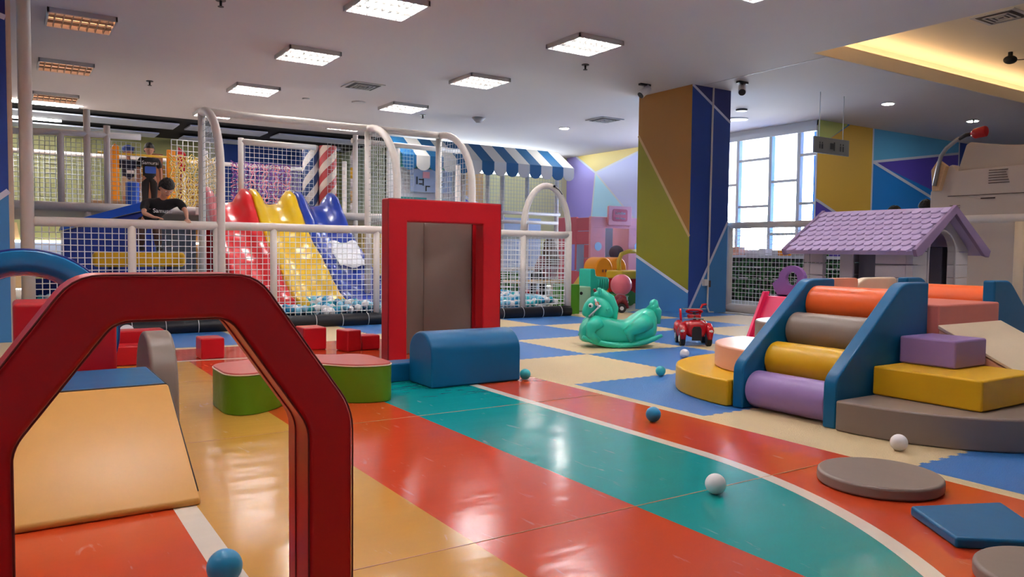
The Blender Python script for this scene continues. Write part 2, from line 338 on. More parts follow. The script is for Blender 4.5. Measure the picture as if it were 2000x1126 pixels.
# ------------------------------------------------------------------ floor mats
RT = 3.13
x_c, ax = .5, 2.07
def ylow(x, e=0):
    t = min(1, abs(x - x_c) / (ax + e)); return 2.5 - (2.2 + e) * math.sqrt(max(0, 1 - t * t))
def yhigh(x, e=0):
    t = min(1, abs(x - x_c) / (ax + e)); return 5.2 + (1.27 + e) * (max(0, 1 - t ** 3)) ** (1 / 3)
b = MB().use(T['orange']).box((-2.6, -2.5, -.011), (RT, 7.25, .022))
def lane(m, x0, x1, z, e=0, n=24):
    b.use(m)
    for i in range(n):
        a = x0 + (x1 - x0) * i / n; c = x0 + (x1 - x0) * (i + 1) / n
        b.quad((a, ylow(a, e), z), (c, ylow(c, e), z), (c, yhigh(c, e), z), (a, yhigh(a, e), z))
# white outline as a ring between the oval and the oval grown by 6 cm
def oval(e, n=160):
    pts = []
    for i in range(n):
        t = 2 * PI * i / n; c, s = math.cos(t), math.sin(t)
        if s < 0: pts.append((x_c + (ax + e) * c, 2.5 + (2.2 + e) * s))
        else: pts.append((x_c + (ax + e) * math.copysign(abs(c) ** (2 / 3), c), 5.2 + (1.27 + e) * abs(s) ** (2 / 3)))
    return pts
o1, o2 = oval(0), oval(.062); b.use(T['white'])
for i in range(len(o1)):
    j = (i + 1) % len(o1)
    b.quad((o1[i][0], o1[i][1], .0232), (o2[i][0], o2[i][1], .0232), (o2[j][0], o2[j][1], .0232), (o1[j][0], o1[j][1], .0232))
lane(T['yellow'], .54, 1.19, .0228); lane(T['white'], .465, .54, .0228, n=3); lane(T['teal'], 1.85, 2.57, .0228, n=60); lane(T['orange'], 1.19, 1.85, .0226); lane(T['teal'], -1.55, -.85, .0228)
for y in (.29, 2.02, 3.75, 5.48):
    b.use(T['seam']); b.box((-2.6, y - .002, .0226), (RT, y + .002, .0238))
struct(b.build('floor_track', fix=False))
struct(MB().use(FC).box((RT, -2.5, -.011), (3.24, 7.25, .012)).box((-2.6, 7.25, -.011), (3.24, 7.45, .012)).build('floor_border'))

def edge(n, tile, flip):
    """jigsaw edge from 0..tile as (along, offset)"""
    pts = []; w = tile / n
    for i in range(1, n - 1):
        s = 1 if i % 2 == 0 else -1
        a = i * w
        pts += [(a + .12 * w, 0), (a + .05 * w, .009 * s), (a + .95 * w, .009 * s), (a + .88 * w, 0)]
    return pts
TS = 1.18
def foam(ix, iy, x0, x1, y0, y1, blue, cols):
    nx = max(2, round(30 * (x1 - x0) / TS)); ny = max(2, round(30 * (y1 - y0) / TS))
    X = [(a * (x1 - x0) / TS, o) for a, o in edge(nx, TS, 0)]; Y = [(a * (y1 - y0) / TS, o) for a, o in edge(ny, TS, 0)]
    g = .0003; pts = []
    pts.append((x0, y0)); pts += [(x0 + a, y0 + (o if iy > 0 else 0)) for a, o in X]
    pts.append((x1, y0)); pts += [(x1 + (o), y0 + a) for a, o in Y]
    pts.append((x1, y1)); pts += [(x0 + a, y1 + o) for a, o in X[::-1]]
    pts.append((x0, y1)); pts += [(x0 + (o if ix > 0 else 0), y0 + a) for a, o in Y[::-1]]
    cx, cy = (x0 + x1) / 2, (y0 + y1) / 2
    pts = [(cx + (p[0] - cx) * (1 - g), cy + (p[1] - cy) * (1 - g)) for p in pts]
    o = MB().use(FB if blue else FC).prism(pts, 'z', -.011, .012).build('foam_floor_tile')
    origin(o, (cx, cy, 0))
    return tag(o, ('blue' if blue else 'cream') + ' interlocking foam floor tile with toothed edges in the checkerboard', 'floor tile', ('blue' if blue else 'cream') + ' foam floor tiles in the checkerboard')
xs = [3.24] + [4.3 + TS * i for i in range(0, 5)] ; ys = [-1.72 + TS * i for i in range(0, 10)]
for i in range(len(xs) - 1):
    for j in range(len(ys) - 1):
        if xs[i] > 7.5 and ys[j] < 1.5: continue
        k = i - 1 + round((ys[j] - 3.0) / TS)
        foam(i, j, xs[i], xs[i + 1], ys[j], ys[j + 1], (k % 2) != 0, 0)
for i, (x0, x1) in enumerate(((-1.6, -.42), (-.42, .76), (.76, 1.94), (1.94, 3.24))):
    foam(i, 0, x0, x1, 7.45, 8.9, i % 2 == 0, 0)

# ------------------------------------------------------------------ ceiling fittings
def lamp_thing(cx, cy, label, dim=False, group='square louvred ceiling lights in rows'):
    t = thing('ceiling_light', label, 'light', (cx, cy, 3.4), group)
    h = .33; f = MB().use(M['frame'])
    for a in ((cx - h, cy - h, cx + h, cy - h + .02), (cx - h, cy + h - .02, cx + h, cy + h), (cx - h, cy - h, cx - h + .02, cy + h), (cx + h - .02, cy - h, cx + h, cy + h)):
        f.box((a[0], a[1], 3.348), (a[2], a[3], 3.4))
    f.build('frame', t)
    MB().use(M['frame']).box((cx - h + .02, cy - h + .02, 3.394), (cx + h - .02, cy + h - .02, 3.399)).build('reflector', t)
    for q in (-.21, 0, .21): MB().use(M['lampreflect' if dim else 'lamp']).box((cx - h + .03, cy + q - .022, 3.380), (cx + h - .03, cy + q + .022, 3.393)).build('tube', t)
    l = MB().use(M['louver'])
    for i in range(1, 8):
        x = cx - h + 2 * h * i / 8; l.prism([(x - .003, 3.350), (x + .003, 3.350), (x + .010, 3.378), (x - .010, 3.378)], 'y', cy - h + .02, cy + h - .02)
    for i in (1, 2):
        y = cy - h + 2 * h * i / 3; l.prism([(y - .003, 3.350), (y + .003, 3.350), (y + .014, 3.378), (y - .014, 3.378)], 'x', cx - h + .02, cx + h - .02)
    l.build('louver', t)
    return t
names = {0: {0: 'square louvred ceiling light, orange reflection painted as glow, at top left, the nearer of two', 1: 'square louvred ceiling light, orange reflection painted as glow, at top left, the farther of two', 2: 'dim louvred ceiling light over the left of the climbing frame'},
         1: {-1: 'large bright louvred ceiling light cut by the top edge', 0: 'bright louvred ceiling light left of the square air vent', 1: 'bright louvred ceiling light just left of and below the air vent', 2: 'small far louvred ceiling light behind the first arch top'},
         2: {-1: 'bright louvred ceiling light nearest the painted pillar, largest on the right', 0: 'bright louvred ceiling light, middle of the three in the row toward the pillar', 1: 'bright louvred ceiling light right of the air vent, above the second arch', 2: 'far louvred ceiling light low over the second arch top'}}
lx = [.73, 3.27, 5.82]
for i in range(3):
    for j, y in zip((-3, -2, -1, 0, 1, 2), (2.25, 4.85, 7.4, 9.85, 12.45, 15.1)):
        lab = names[i].get(j, 'louvred ceiling light overhead outside the picture'); dim = (i == 0 and j in (-1, 0, 1, 2))  # dim: orange reflection in unlit louvres, imitated by a weak tube glow
        lamp_thing(lx[i], y, lab, dim)
for x, y in ((-1.8, 7.4), (-4.3, 4.85), (8.0, 1.0), (-1.8, 2.25)): lamp_thing(x, y, 'louvred ceiling light overhead outside the picture')
def vent(cx, cy, z, label, h=.26):
    t = thing('air_vent', label, 'vent', (cx, cy, z))
    MB().use(M['frame']).prism([(cx - h, cy - h), (cx + h, cy - h), (cx + h, cy + h), (cx - h, cy + h)], 'z', z - .012, z).build('frame', t, bevel=.004)
    MB().use(M['ventd']).box((cx - h * .8, cy - h * .8, z - .016), (cx + h * .8, cy + h * .8, z - .012)).build('opening', t)
    l = MB().use(M['frame'])
    for k in range(1, 4):
        q = h * .8 * (1 - k * .25)
        for a in ((-q, -q, q, -q + .018), (-q, q - .018, q, q), (-q, -q, -q + .018, q), (q - .018, -q, q, q)): l.box((cx + a[0], cy + a[1], z - .024), (cx + a[2], cy + a[3], z - .016))
    l.build('louver', t)
vent(4.6, 11.27, 3.4, 'square ceiling air vent between the louvred lights'); vent(9.5, 11.43, 3.4, 'flat square ceiling air vent left of the painted pillar'); vent(10.3, 4.85, 3.86, 'square air vent in the raised ceiling at the top right corner')
for (x, y, lab) in ((9.49, 12.68, 'small round downlight above the striped awning'), (12.18, 7.43, 'small round downlight right of the pillar, above the hanging sign'), (14.97, 7.47, 'small round downlight above the red cone lamp'), (11.88, 9.3, '')):
    if not lab: continue
    t = thing('downlight', lab, 'light', (x, y, 3.4), 'round ceiling downlights')
    MB().use(M['frame']).tube([(x, y, 3.4), (x, y, 3.39)], .11, 24).build('rim', t); MB().use(M['down']).tube([(x, y, 3.392), (x, y, 3.386)], .085, 24).build('bulb', t)
for (x, y, lab) in ((1.85, 12.85, 'small sprinkler head on the ceiling above the left of the climbing frame'), (6.48, 13.01, 'small sprinkler head below the far right louvred light'), (6.5, 8.24, 'dark sprinkler head beside the bright light near the pillar'), (14.82, 7.38, 'small sprinkler head left of the red cone lamp'), (1.85, 8.25, 'sprinkler head at the top edge of the picture')):
    t = thing('sprinkler', lab, 'sprinkler', (x, y, 3.4)); MB().use(M['metald']).tube([(x, y, 3.4), (x, y, 3.39)], .05, 16).build('plate', t)
    MB().use(M['metald']).tube([(x, y, 3.39), (x, y, 3.34), (x, y, 3.335), (x, y, 3.33)], [.014, .012, .03, .03], 12).build('head', t)
for (x, y, r, h, lab) in ((7.48, 12.68, .13, .1, 'white cone-shaped ceiling sensor right of the arches'), (5.04, 12.54, .12, .02, 'flat round grey speaker grille in the ceiling past the vent'), (4.21, 12.77, .06, .02, 'tiny round ceiling disc left of the grey grille'), (11.4, 9.9, .2, .015, 'faint round ceiling disc near the window'), (10.7, 9.2, .1, .03, 'small dark ceiling unit right of the pillar')):
    MBo = MB().use(M['metald'] if h == .03 else (M['frame'])).tube([(x, y, 3.4), (x, y, 3.4 - h)], [r, r * (.35 if h > .05 else .92)], 24).build('ceiling_disc'); origin(MBo, (x, y, 3.4)); tag(MBo, lab, 'ceiling fitting')
def spot(x, y, d, lab):
    t = thing('spotlight', lab, 'light', (x, y, 3.4)); d = V(d).normalized(); c = V((x, y, 3.29))
    MB().use(M['metald']).box((x - .1, y - .03, 3.37), (x + .1, y + .03, 3.4)).build('track', t, bevel=.004)
    MB().use(M['metal']).tube([(x, y, 3.37), c], .012, 8).build('stem', t)
    MB().use(M['plastic']).tube([c - d * .09, c + d * .09], .055, 20).build('head', t)
    MB().use(M['metald']).tube([c + d * .09, c + d * .1], .05, 20).build('lens', t)
spot(7.95, 8.66, (-.6, .1, -.55), 'white cylinder spotlight on the ceiling left of the painted pillar'); spot(8.98, 7.72, (-.6, -.5, -.6), 'pale cylinder spotlight on the ceiling right of the painted pillar')
t = thing('ceiling_camera', 'small black camera with a cable hanging from the raised ceiling', 'camera', (12.2, 5.6, 3.86))
MB().use(M['black']).tube([(12.2, 5.6, 3.86), (12.2, 5.6, 3.79)], .03, 12).build('mount', t); MB().use(M['black']).ball((12.2, 5.6, 3.75), .085, sc=(1.2, 1, .7)).build('body', t)
MB().use(M['black']).tube([(12.3, 5.6, 3.76), (12.6, 5.5, 3.8), (12.9, 5.4, 3.85)], .006, 6).build('cable', t)
# hanging sign
t = thing('hanging_sign', 'grey rectangular sign with three dark pictograms hanging in front of the window', 'sign', (10.8, 7.5, 3.4))
MB().use(mat('sign grey', (150, 156, 158), .5)).box((10.37, 7.49, 2.47), (11.25, 7.52, 2.72)).build('board', t, bevel=.004)
for x in (10.5, 11.1): MB().use(M['mull']).tube([(x, 7.505, 2.72), (x, 7.505, 3.4)], .006, 6).build('rod', t)
PIC = mat('pictogram', (70, 76, 80), .6)
for x, s_ in ((10.5, .8), (10.56, 1.2)): MB().use(PIC).box((x - .014 * s_, 7.485, 2.54), (x + .014 * s_, 7.49, 2.61)).ball((x, 7.487, 2.63), .014, 10, 6, sc=(1, .2, 1)).build('pictogram', t)
MB().use(PIC).box((10.76, 7.485, 2.55), (10.84, 7.49, 2.64)).box((10.85, 7.485, 2.53), (10.875, 7.49, 2.66)).build('pictogram', t)
for x in (11.02, 11.09): MB().use(PIC).box((x - .014, 7.485, 2.53), (x + .014, 7.49, 2.61)).ball((x, 7.487, 2.635), .015, 10, 6, sc=(1, .2, 1)).build('pictogram', t)
# dark recess over the rear frame: hanging grey panels and tube lights
for k, (x0, x1, y0, y1, z, lab) in enumerate(((-.9, 2.95, 16.75, 17.5, 3.35, 'long grey ceiling panel in the dark recess, front row at far left'), (3.15, 4.7, 16.75, 17.4, 3.35, 'grey ceiling panel in the dark recess behind the first arch'), (4.95, 6.9, 16.8, 17.5, 3.35, 'grey-blue ceiling panel in the dark recess behind the striped columns'),
        (-.9, 2.8, 18.2, 18.9, 3.33, 'long grey ceiling panel in the dark recess, back row at far left'), (3.3, 6.9, 18.3, 18.9, 3.33, 'long grey ceiling panel in the dark recess, back row at right'))):
    o = MB().use(M['baffle']).box((x0, y0, z), (x1, y1, z + .03)).build('ceiling_panel', bevel=.005); origin(o, ((x0 + x1) / 2, (y0 + y1) / 2, z)); tag(o, lab, 'ceiling panel')
for (x0, x1, y, z, lab) in ((-.3, 1.12, 15.9, 3.37, 'long white tube light along the edge of the dark ceiling recess at far left'), (-.3, .95, 17.6, 3.33, 'second white tube light behind the far left ceiling edge')):
    o = MB().use(M['lamp']).box((x0, y, z), (x1, y + .08, z + .03)).build('tube_light', bevel=.004); origin(o, ((x0 + x1) / 2, y, z)); tag(o, lab, 'light')

# ------------------------------------------------------------------ soft play: foreground
def rounded(pts, r, n=4):
    """round the corners of a 2-D polygon"""
    out = []; k = len(pts)
    for i in range(k):
        p = V(pts[i]); a = V(pts[i - 1]); c = V(pts[(i + 1) % k])
        rr = r[i] if isinstance(r, (list, tuple)) else r
        if rr <= 0: out.append(tuple(p)); continue
        A = p + (a - p).normalized() * min(rr, (a - p).length * .48); B = p + (c - p).normalized() * min(rr, (c - p).length * .48)
        for j in range(n + 1):
            t = j / n; out.append(tuple(A * (1 - t) ** 2 + p * 2 * t * (1 - t) + B * t * t))
    return out
def block(name, label, cat, m, pts, z0, z1, bevel=.012, group=None, loc=None):
    cx = sum(p[0] for p in pts) / len(pts); cy = sum(p[1] for p in pts) / len(pts)
    o = MB().use(m).prism(pts, 'z', z0, z1).build(name, bevel=bevel); origin(o, (cx, cy, z0)); return tag(o, label, cat, group)
def rect(x0, y0, x1, y1): return [(x0, y0), (x1, y0), (x1, y1), (x0, y1)]
F0 = .0225     # top of the track mat
F1 = .012      # top of the foam tiles
# red padded arch, nearest object
t = thing('padded_arch', 'large red padded crawl-through arch standing in the left foreground', 'arch', (.28, 1.7, F0))
out = [(-.115, F0), (-.115, .552), (.108, .864), (.452, .864), (.670, .55), (.670, F0)]
inn = [(.566, F0), (.566, .520), (.395, .772), (.178, .772), (.002, .540), (.002, F0)]
pts = rounded(out, [0, .05, .05, .05, .05, 0], 4) + rounded(inn, [0, .03, .03, .03, .03, 0], 3)
y0, y1 = 1.7, 1.862
b = MB().use(M['red']); k = len(pts)
# build as a strip between outer and inner outlines
oo = rounded(out, [0, .05, .05, .05, .05, 0], 5); ii = rounded(inn[::-1], [0, .03, .03, .03, .03, 0], 5)
for y, fl in ((y0, 0), (y1, 1)):
    for i in range(len(oo) - 1):
        a, c, d, e = oo[i], oo[i + 1], ii[i + 1], ii[i]
        b.poly([(a[0], y, a[1]), (c[0], y, c[1]), (d[0], y, d[1]), (e[0], y, e[1])])
for lst in (oo, ii):
    for i in range(len(lst) - 1): b.quad((lst[i][0], y0, lst[i][1]), (lst[i + 1][0], y0, lst[i + 1][1]), (lst[i + 1][0], y1, lst[i + 1][1]), (lst[i][0], y1, lst[i][1]))
for j in (0, -1): b.quad((oo[j][0], y0, oo[j][1]), (oo[j][0], y1, oo[j][1]), (ii[j][0], y1, ii[j][1]), (ii[j][0], y0, ii[j][1]))
b.build('body', t, bevel=.012, weld=True)
pm = M['piping']
b = MB().use(pm)
for lst, s_ in ((oo, .0), (ii, 0)):
    b.tube([(p[0], y0 + .002, p[1] - .001) for p in lst], .0022, 6)
b.tube([(p[0] - .0, y0 + .095, p[1]) for p in ii], .003, 6)
b.build('piping', t, label='dark stitched piping')
# ramp with blue top
t = thing('foam_ramp', 'yellow-ochre foam ramp with a blue flat top seen through the red arch', 'ramp', (.28, 3.3, F0))
MB().use(M['ochre']).prism([(2.82, F0), (3.47, F0), (3.47, .35), (3.43, .35), (2.82, .045)], 'x', -.03, .555).build('slope', t, bevel=.01)
MB().use(M['blue']).prism([(3.472, F0), (4.03, F0), (4.03, .35), (3.472, .35)], 'x', -.03, .555).build('platform', t, bevel=.012, label='blue platform')
MB().use(M['darkpipe']).tube([(.553, 2.86, .062), (.553, 3.43, .346), (.553, 4.02, .348)], .0025, 6).tube([(-.02, 3.471, .351), (.55, 3.471, .351)], .003, 6).build('seam', t)
pf = [(4.12, F0)] + [(4.12 + .56 * (1 - math.cos(PI * i / 14)) / 2, F0 + .46 * min(1, math.sin(PI * i / 14)) ** .6) for i in range(1, 14)] + [(4.68, F0)]
o = MB().use(M['grey']).prism(pf, 'x', .585, .715).build('half_round_pad', bevel=.02); origin(o, (.65, 4.3, F0)); tag(o, 'grey upright half-round foam pad behind the blue-topped ramp', 'foam pad')
o = MB().use(M['red']).box((.02, 4.1, F0), (.435, 4.42, .66)).build('foam_block', bevel=.02); origin(o, (.2, 4.26, F0)); tag(o, 'tall red foam block standing behind the blue-topped ramp', 'foam block')
# blue plastic ring tunnel
t = thing('tunnel_ring', 'round blue plastic crawl tunnel partly hidden behind the red arch at the left edge', 'tunnel', (.03, 4.85, F0))
cx, cy, R = .095, 4.72, .435
def ringprof(rr):
    return rr
prof = [(.435, 0), (.435, .05), (.40, .06), (.395, .40), (.43, .41), (.43, .45), (.335, .45), (.33, .34), (.30, .25), (.30, .12), (.33, .03), (.36, 0)]
b = MB().use(M['bluepl']); b.smooth = True; n = 56; base = []
for i in range(n):
    a = 2 * PI * i / n
    base.append(b.add([(cx - .02 + r * math.cos(a), cy + y, F0 + .437 + r * math.sin(a)) for r, y in prof]))
for i in range(n):
    for j in range(len(prof)):
        A, B_ = base[i], base[(i + 1) % n]; j2 = (j + 1) % len(prof)
        b.face([A + j, B_ + j, B_ + j2, A + j2])
o = b.build('shell', t)
md = o.modifiers.new('bevel', 'BEVEL'); md.width = .008; md.segments = 2; md.angle_limit = .6
MB().use(M['navy']).tube([(cx - .02 + .437 * math.cos(2 * PI * i / 48), cy + .02, F0 + .437 + .437 * math.sin(2 * PI * i / 48)) for i in range(48)], .008, 8, closed=True).build('rim', t, label='dark rim')
# green wavy foam bench
top = [(.97, 4.30), (1.02, 4.225), (1.12, 4.215), (1.24, 4.30), (1.34, 4.42), (1.44, 4.47), (1.54, 4.42), (1.62, 4.30), (1.70, 4.23), (1.80, 4.20), (1.88, 4.20), (1.93, 4.26), (1.93, 4.62), (1.86, 4.72), (1.72, 4.72), (1.6, 4.84), (1.44, 4.92), (1.28, 4.86), (1.16, 4.72), (1.02, 4.70), (.97, 4.62)]
top = rounded(top, .06, 3)
t = thing('wavy_foam_bench', 'wavy foam bench with creased green sides and a brick-pink top', 'foam block', (1.45, 4.5, F0))
MB().use(M['green']).prism(top, 'z', F0, .236).build('side', t, bevel=.006)
MB().use(M['pinkred']).prism([(1.45 + (x - 1.45) * .995, 4.53 + (y - 4.53) * .985) for x, y in top], 'z', .237, .249).build('cushion', t, bevel=.008, label='brick-pink top cushion')
MB().use(M['cream']).tube([(x, y, .238) for x, y in top], .004, 6, closed=True).build('piping', t, label='pale piping')
# little red foam blocks along the far lane
for (x0, y0, x1, y1, h, rot, lab) in ((1.29, 6.50, 1.47, 6.72, .17, 0, 'small red foam block alone near the middle of the far orange lane'), (.62, 6.42, .93, 6.62, .15, -8, 'low red foam block in front of another beside the grey half-round pad'),
        (.66, 6.68, 1.05, 6.86, .24, 0, 'red foam block at the back left, behind the lower one'), (2.46, 6.42, 2.60, 6.62, .185, 10, 'red foam block with a shiny creased top near the red doorway frame'),
        (2.63, 6.45, 2.8, 6.6, .13, 0, 'low red foam block half hidden by the leg of the red doorway frame'), (2.17, 6.66, 2.38, 6.9, .20, 0, 'red foam block seen past the shoulder of the foreground arch')):
    c = ((x0 + x1) / 2, (y0 + y1) / 2); mt = Matrix.Translation((c[0], c[1], 0)) @ Matrix.Rotation(math.radians(rot), 4, 'Z')
    o = MB().use(M['red']).box((x0 - c[0], y0 - c[1], F0), (x1 - c[0], y1 - c[1], F0 + h), mt).build('foam_block', bevel=.014); origin(o, (c[0], c[1], F0)); tag(o, lab, 'foam block', 'small red foam blocks on the far lane')
# red doorway frame
t = thing('doorway_frame', 'tall red padded rectangular doorway frame standing behind the blue dome block', 'frame', (3.05, 5.75, F0))
gx0, gx1, gy0, gy1, gz = 2.525, 3.575, 5.66, 5.80, 1.325
prof = [(gx0, F0), (gx0, gz), (gx1, gz - .005), (gx1, F0), (3.40, F0), (3.40, 1.14), (2.69, 1.14), (2.69, F0)]
b = MB().use(M['red'])
for y in (gy0, gy1):
    for q in ((0, 1, 6, 7), (1, 2, 5, 6), (2, 3, 4, 5)): b.poly([(prof[i][0], y, prof[i][1]) for i in q])
for i in range(8):
    a, c = prof[i], prof[(i + 1) % 8]; b.quad((a[0], gy0, a[1]), (c[0], gy0, c[1]), (c[0], gy1, c[1]), (a[0], gy1, a[1]))
b.build('body', t, bevel=.014, weld=True)
MB().use(M['piping']).tube([(gx0 + .002, gy0 + .004, F0), (gx0 + .002, gy0 + .004, gz - .004), (gx1 - .002, gy0 + .004, gz - .01), (gx1 - .002, gy0 + .004, F0)], .0028, 6).build('piping', t)
t = thing('folding_mat', 'tall grey folding mat with a red edge standing open behind the red doorway frame', 'mat', (3.1, 6.1, F0))
def slab(name, m, p, q, th, z1, par, bevel=.012):
    a = V((p[0], p[1], 0)); c = V((q[0], q[1], 0)); d = (c - a).normalized(); n = V((-d.y, d.x, 0)) * th
    return MB().use(m).prism([(a.x, a.y), (c.x, c.y), (c.x + n.x, c.y + n.y), (a.x + n.x, a.y + n.y)], 'z', F0, z1).build(name, par, bevel=bevel)
slab('panel', M['grey'], (2.66, 5.90), (3.12, 6.20), .06, 1.165, t); slab('panel', M['grey'], (3.09, 6.18), (3.44, 5.93), .06, 1.16, t)
slab('edge', M['red'], (3.442, 5.925), (3.545, 5.88), .07, 1.16, t, .014)['label'] = 'red padded edge'
# blue dome block and plank
pf = [(4.44, F0), (4.78, F0), (4.78, .24)] + [(4.61 + .17 * math.cos(a), .24 + .14 * math.sin(a)) for a in [PI * i / 14 for i in range(1, 14)]] + [(4.44, .24)]
o = MB().use(M['blue']).prism(pf, 'x', 2.285, 2.975).build('dome_block', bevel=.016); origin(o, (2.63, 4.6, F0)); tag(o, 'blue foam block with a rounded top in front of the red doorway frame', 'foam block')
block('foam_plank', 'low blue foam plank sticking out behind the blue round-topped block', 'foam block', M['blue'], rect(2.15, 4.79, 3.13, 4.96), F0, .15)
# flat pads, right foreground
o = MB().use(M['grey']).tube([(2.855, 1.725, F0), (2.855, 1.725, F0 + .048)], .228, 64).build('round_pad', bevel=.012); origin(o, (2.855, 1.725, F0)); tag(o, 'flat round grey foam pad lying whole on the orange lane at right', 'foam pad')
block('square_pad', 'flat square blue foam pad lying at the right edge of the picture', 'foam pad', M['blue'], [(2.60, 1.455), (2.425, 1.21), (2.66, 1.02), (2.92, 1.31)], F0, F0 + .035, .01)
o = MB().use(M['grey']).tube([(2.37, .93, F0), (2.37, .93, F0 + .045)], .185, 64).build('round_pad', bevel=.012); origin(o, (2.37, .93, F0)); tag(o, 'flat round grey foam pad cut off by the bottom right corner', 'foam pad')
# loose balls
for (x, y, z, m, r, lab) in ((2.20, 1.97, F0, 'ballw', .0385, 'white play ball on the teal lane in the foreground'), (3.46, 2.0, F1, 'ballw', .0385, 'white play ball in front of the grey curved step'), (2.86, 3.0, F0, 'ballb', .04, 'blue play ball on the orange lane in the middle of the picture'),
        (3.02, 4.45, F0, 'ballt', .038, 'turquoise play ball beside the end of the blue round-topped block'), (4.02, 4.15, F1, 'ballt', .037, 'turquoise play ball on the blue tile left of the yellow curved step'), (4.88, 4.75, F1, 'ballw', .04, 'white play ball just beyond the yellow curved step'), (.475, 2.12, F0, 'ballb', .046, 'blue play ball cut by the bottom edge beside the white stripe'),
        (.98, 8.42, F1, 'ballw', .07, 'white ball resting against the black padded kerb, seen under the red arch')):
    o = MB().use(M[m]).ball((x, y, z + r), r, 28, 18).build('play_ball'); origin(o, (x, y, z)); tag(o, lab, 'ball', 'loose play balls on the floor')

# ------------------------------------------------------------------ soft play: climber
g = 'soft climbing pyramid'
def sector(cx, cy, r, a0, a1, n=20, ex_=2.25, inner=0):
    pts = []
    for i in range(n + 1):
        a = math.radians(a0 + (a1 - a0) * i / n); c, s = math.cos(a), math.sin(a)
        k = (abs(c) ** ex_ + abs(s) ** ex_) ** (-1 / ex_); pts.append((cx + r * k * c, cy + r * k * s))
    if inner: pts += [(cx + inner * math.cos(math.radians(a1)), cy + inner * math.sin(math.radians(a1))), (cx + inner * math.cos(math.radians(a0)), cy + inner * math.sin(math.radians(a0)))]
    else: pts.append((cx, cy))
    return pts
XC0, XC1, YC0, YC1 = 4.45, 5.08, 2.42, 3.10
block('curved_step', 'wide grey curved foam step at the bottom right of the climber', 'foam step', M['grey'], sector(4.45, 2.405, .885, 180, 270), F1, .17, group=g)
block('straight_step', 'yellow square foam step on the grey curved step', 'foam step', M['yellow'], rect(3.885, 1.845, 4.45, 2.405), .172, .325, group=g)
block('straight_step', 'lilac foam block on top of the yellow step', 'foam step', M['purple'], rect(4.13, 2.10, 4.45, 2.405), .327, .475, group=g)
block('foam_platform', 'coral top platform of the climber beside the blue ladder side', 'foam platform', M['coral'], rect(4.47, 2.375, 5.17, 3.0), .40, .635, group=g)
block('foam_core', 'plain foam core under the coral platform', 'foam platform', M['coral'], rect(4.47, 2.42, 5.15, 3.05), F1, .398, group=g)
t = thing('foam_slide', 'cream foam slide sloping down from the coral platform towards the right edge', 'slide', (4.8, 2.0, F1), g)
MB().use(M['peach']).prism([(2.37, F1), (2.37, .50), (1.40, F1)], 'x', 4.462, 5.18).build('wedge', t, bevel=.01)
MB().use(M['cream']).prism([(2.372, .501), (2.372, .522), (1.39, F1 + .022), (1.36, F1)], 'x', 4.458, 5.184).build('slope', t, bevel=.008)
block('curved_step', 'grey curved foam step at the far right behind the slide', 'foam step', M['grey'], sector(5.2, 2.405, .885, 270, 360), F1, .28, group=g)
# left quadrant
block('curved_step', 'yellow curved foam step at the bottom left of the climber', 'foam step', M['yellow'], sector(4.46, 3.115, .90, 90, 180), F1, .17, group=g)
block('curved_step', 'peach curved foam step on the yellow curved step', 'foam step', M['peach'], sector(4.46, 3.115, .655, 90, 180), .172, .325, group=g)
block('curved_step', 'small grey curved foam step behind the peach one', 'foam step', M['grey'], sector(4.46, 3.115, .41, 90, 180), .327, .48, group=g)
t = thing('foam_slide', 'peach-sided cream ramp behind the curved steps on the far side of the climber', 'slide', (4.8, 3.7, F1), g)
MB().use(M['peach']).prism([(3.13, F1), (3.13, .60), (3.98, F1)], 'x', 4.475, 5.05).build('wedge', t, bevel=.01)
MB().use(M['cream']).prism([(3.128, .601), (3.128, .622), (4.01, F1 + .01), (3.98, F1)], 'x', 4.47, 5.055).build('slope', t, bevel=.006)
def humped(x0, x1, y0, y1, z0, z1, m, lab, ch):
    o = MB().use(m).prism(rounded([(x0, z0), (x0, z1 - ch), (x0 + ch * 1.6, z1), (x1, z1), (x1, z0)], [0, .04, .05, .03, 0]), 'y', y0, y1).build('foam_side_wall', bevel=.012)
    origin(o, ((x0 + x1) / 2, y0, z0)); tag(o, lab, 'foam wall', g)
humped(4.46, 4.735, 3.055, 3.112, .40, .765, M['peach'], 'peach upright foam wall between the blue ladder side and the beige rounded wall', .01)
humped(4.74, 5.20, 3.06, 3.115, .40, .765, M['cream'], 'beige rounded upright foam wall at the top of the climber', .05)
# roller ladders
def ladder(t, sgn, xf, xb, yl, yr, name_lab):
    """xf front foot, xb back edge"""
    d = 1 if xb > xf else -1
    prof = rounded([(xf, F1), (xf, .27), (xf + d * .6, .765), (xb, .765), (xb, F1)], [0, .05, .05, .015, 0])
    for (a, c) in ((yr, yr + .075), (yl - .075, yl)): MB().use(M['blue']).prism(prof, 'y', a, c).build('side_panel', t, bevel=.012)
    cols = ['purple', 'yellow', 'grey', 'orange']; pos = [(.12, .112), (.285, .275), (.47, .445), (.66, .60)]
    for (dx, z), c in zip(pos, cols):
        MB().use(M[c]).tube([(xf + d * dx, yr + .078, z + F1), (xf + d * dx, yl - .078, z + F1)], .108 if c != 'orange' else .112, 40).build('roller', t, bevel=.012, label=dict(purple='lilac', yellow='yellow', grey='grey', orange='orange')[c] + ' padded roller')
t = thing('roller_ladder', 'foam ladder of lilac, yellow, grey and orange rollers between blue sides, facing the camera', 'foam ladder', (3.6, 2.76, F1), g)
ladder(t, 1, 3.585, 4.44, 3.10, 2.42, '')
t = thing('roller_ladder', 'second foam ladder beyond the climber, its blue side standing at the right edge', 'foam ladder', (6.0, 2.76, F1), g)
ladder(t, 1, 6.0, 5.20, 3.06, 2.42, '')

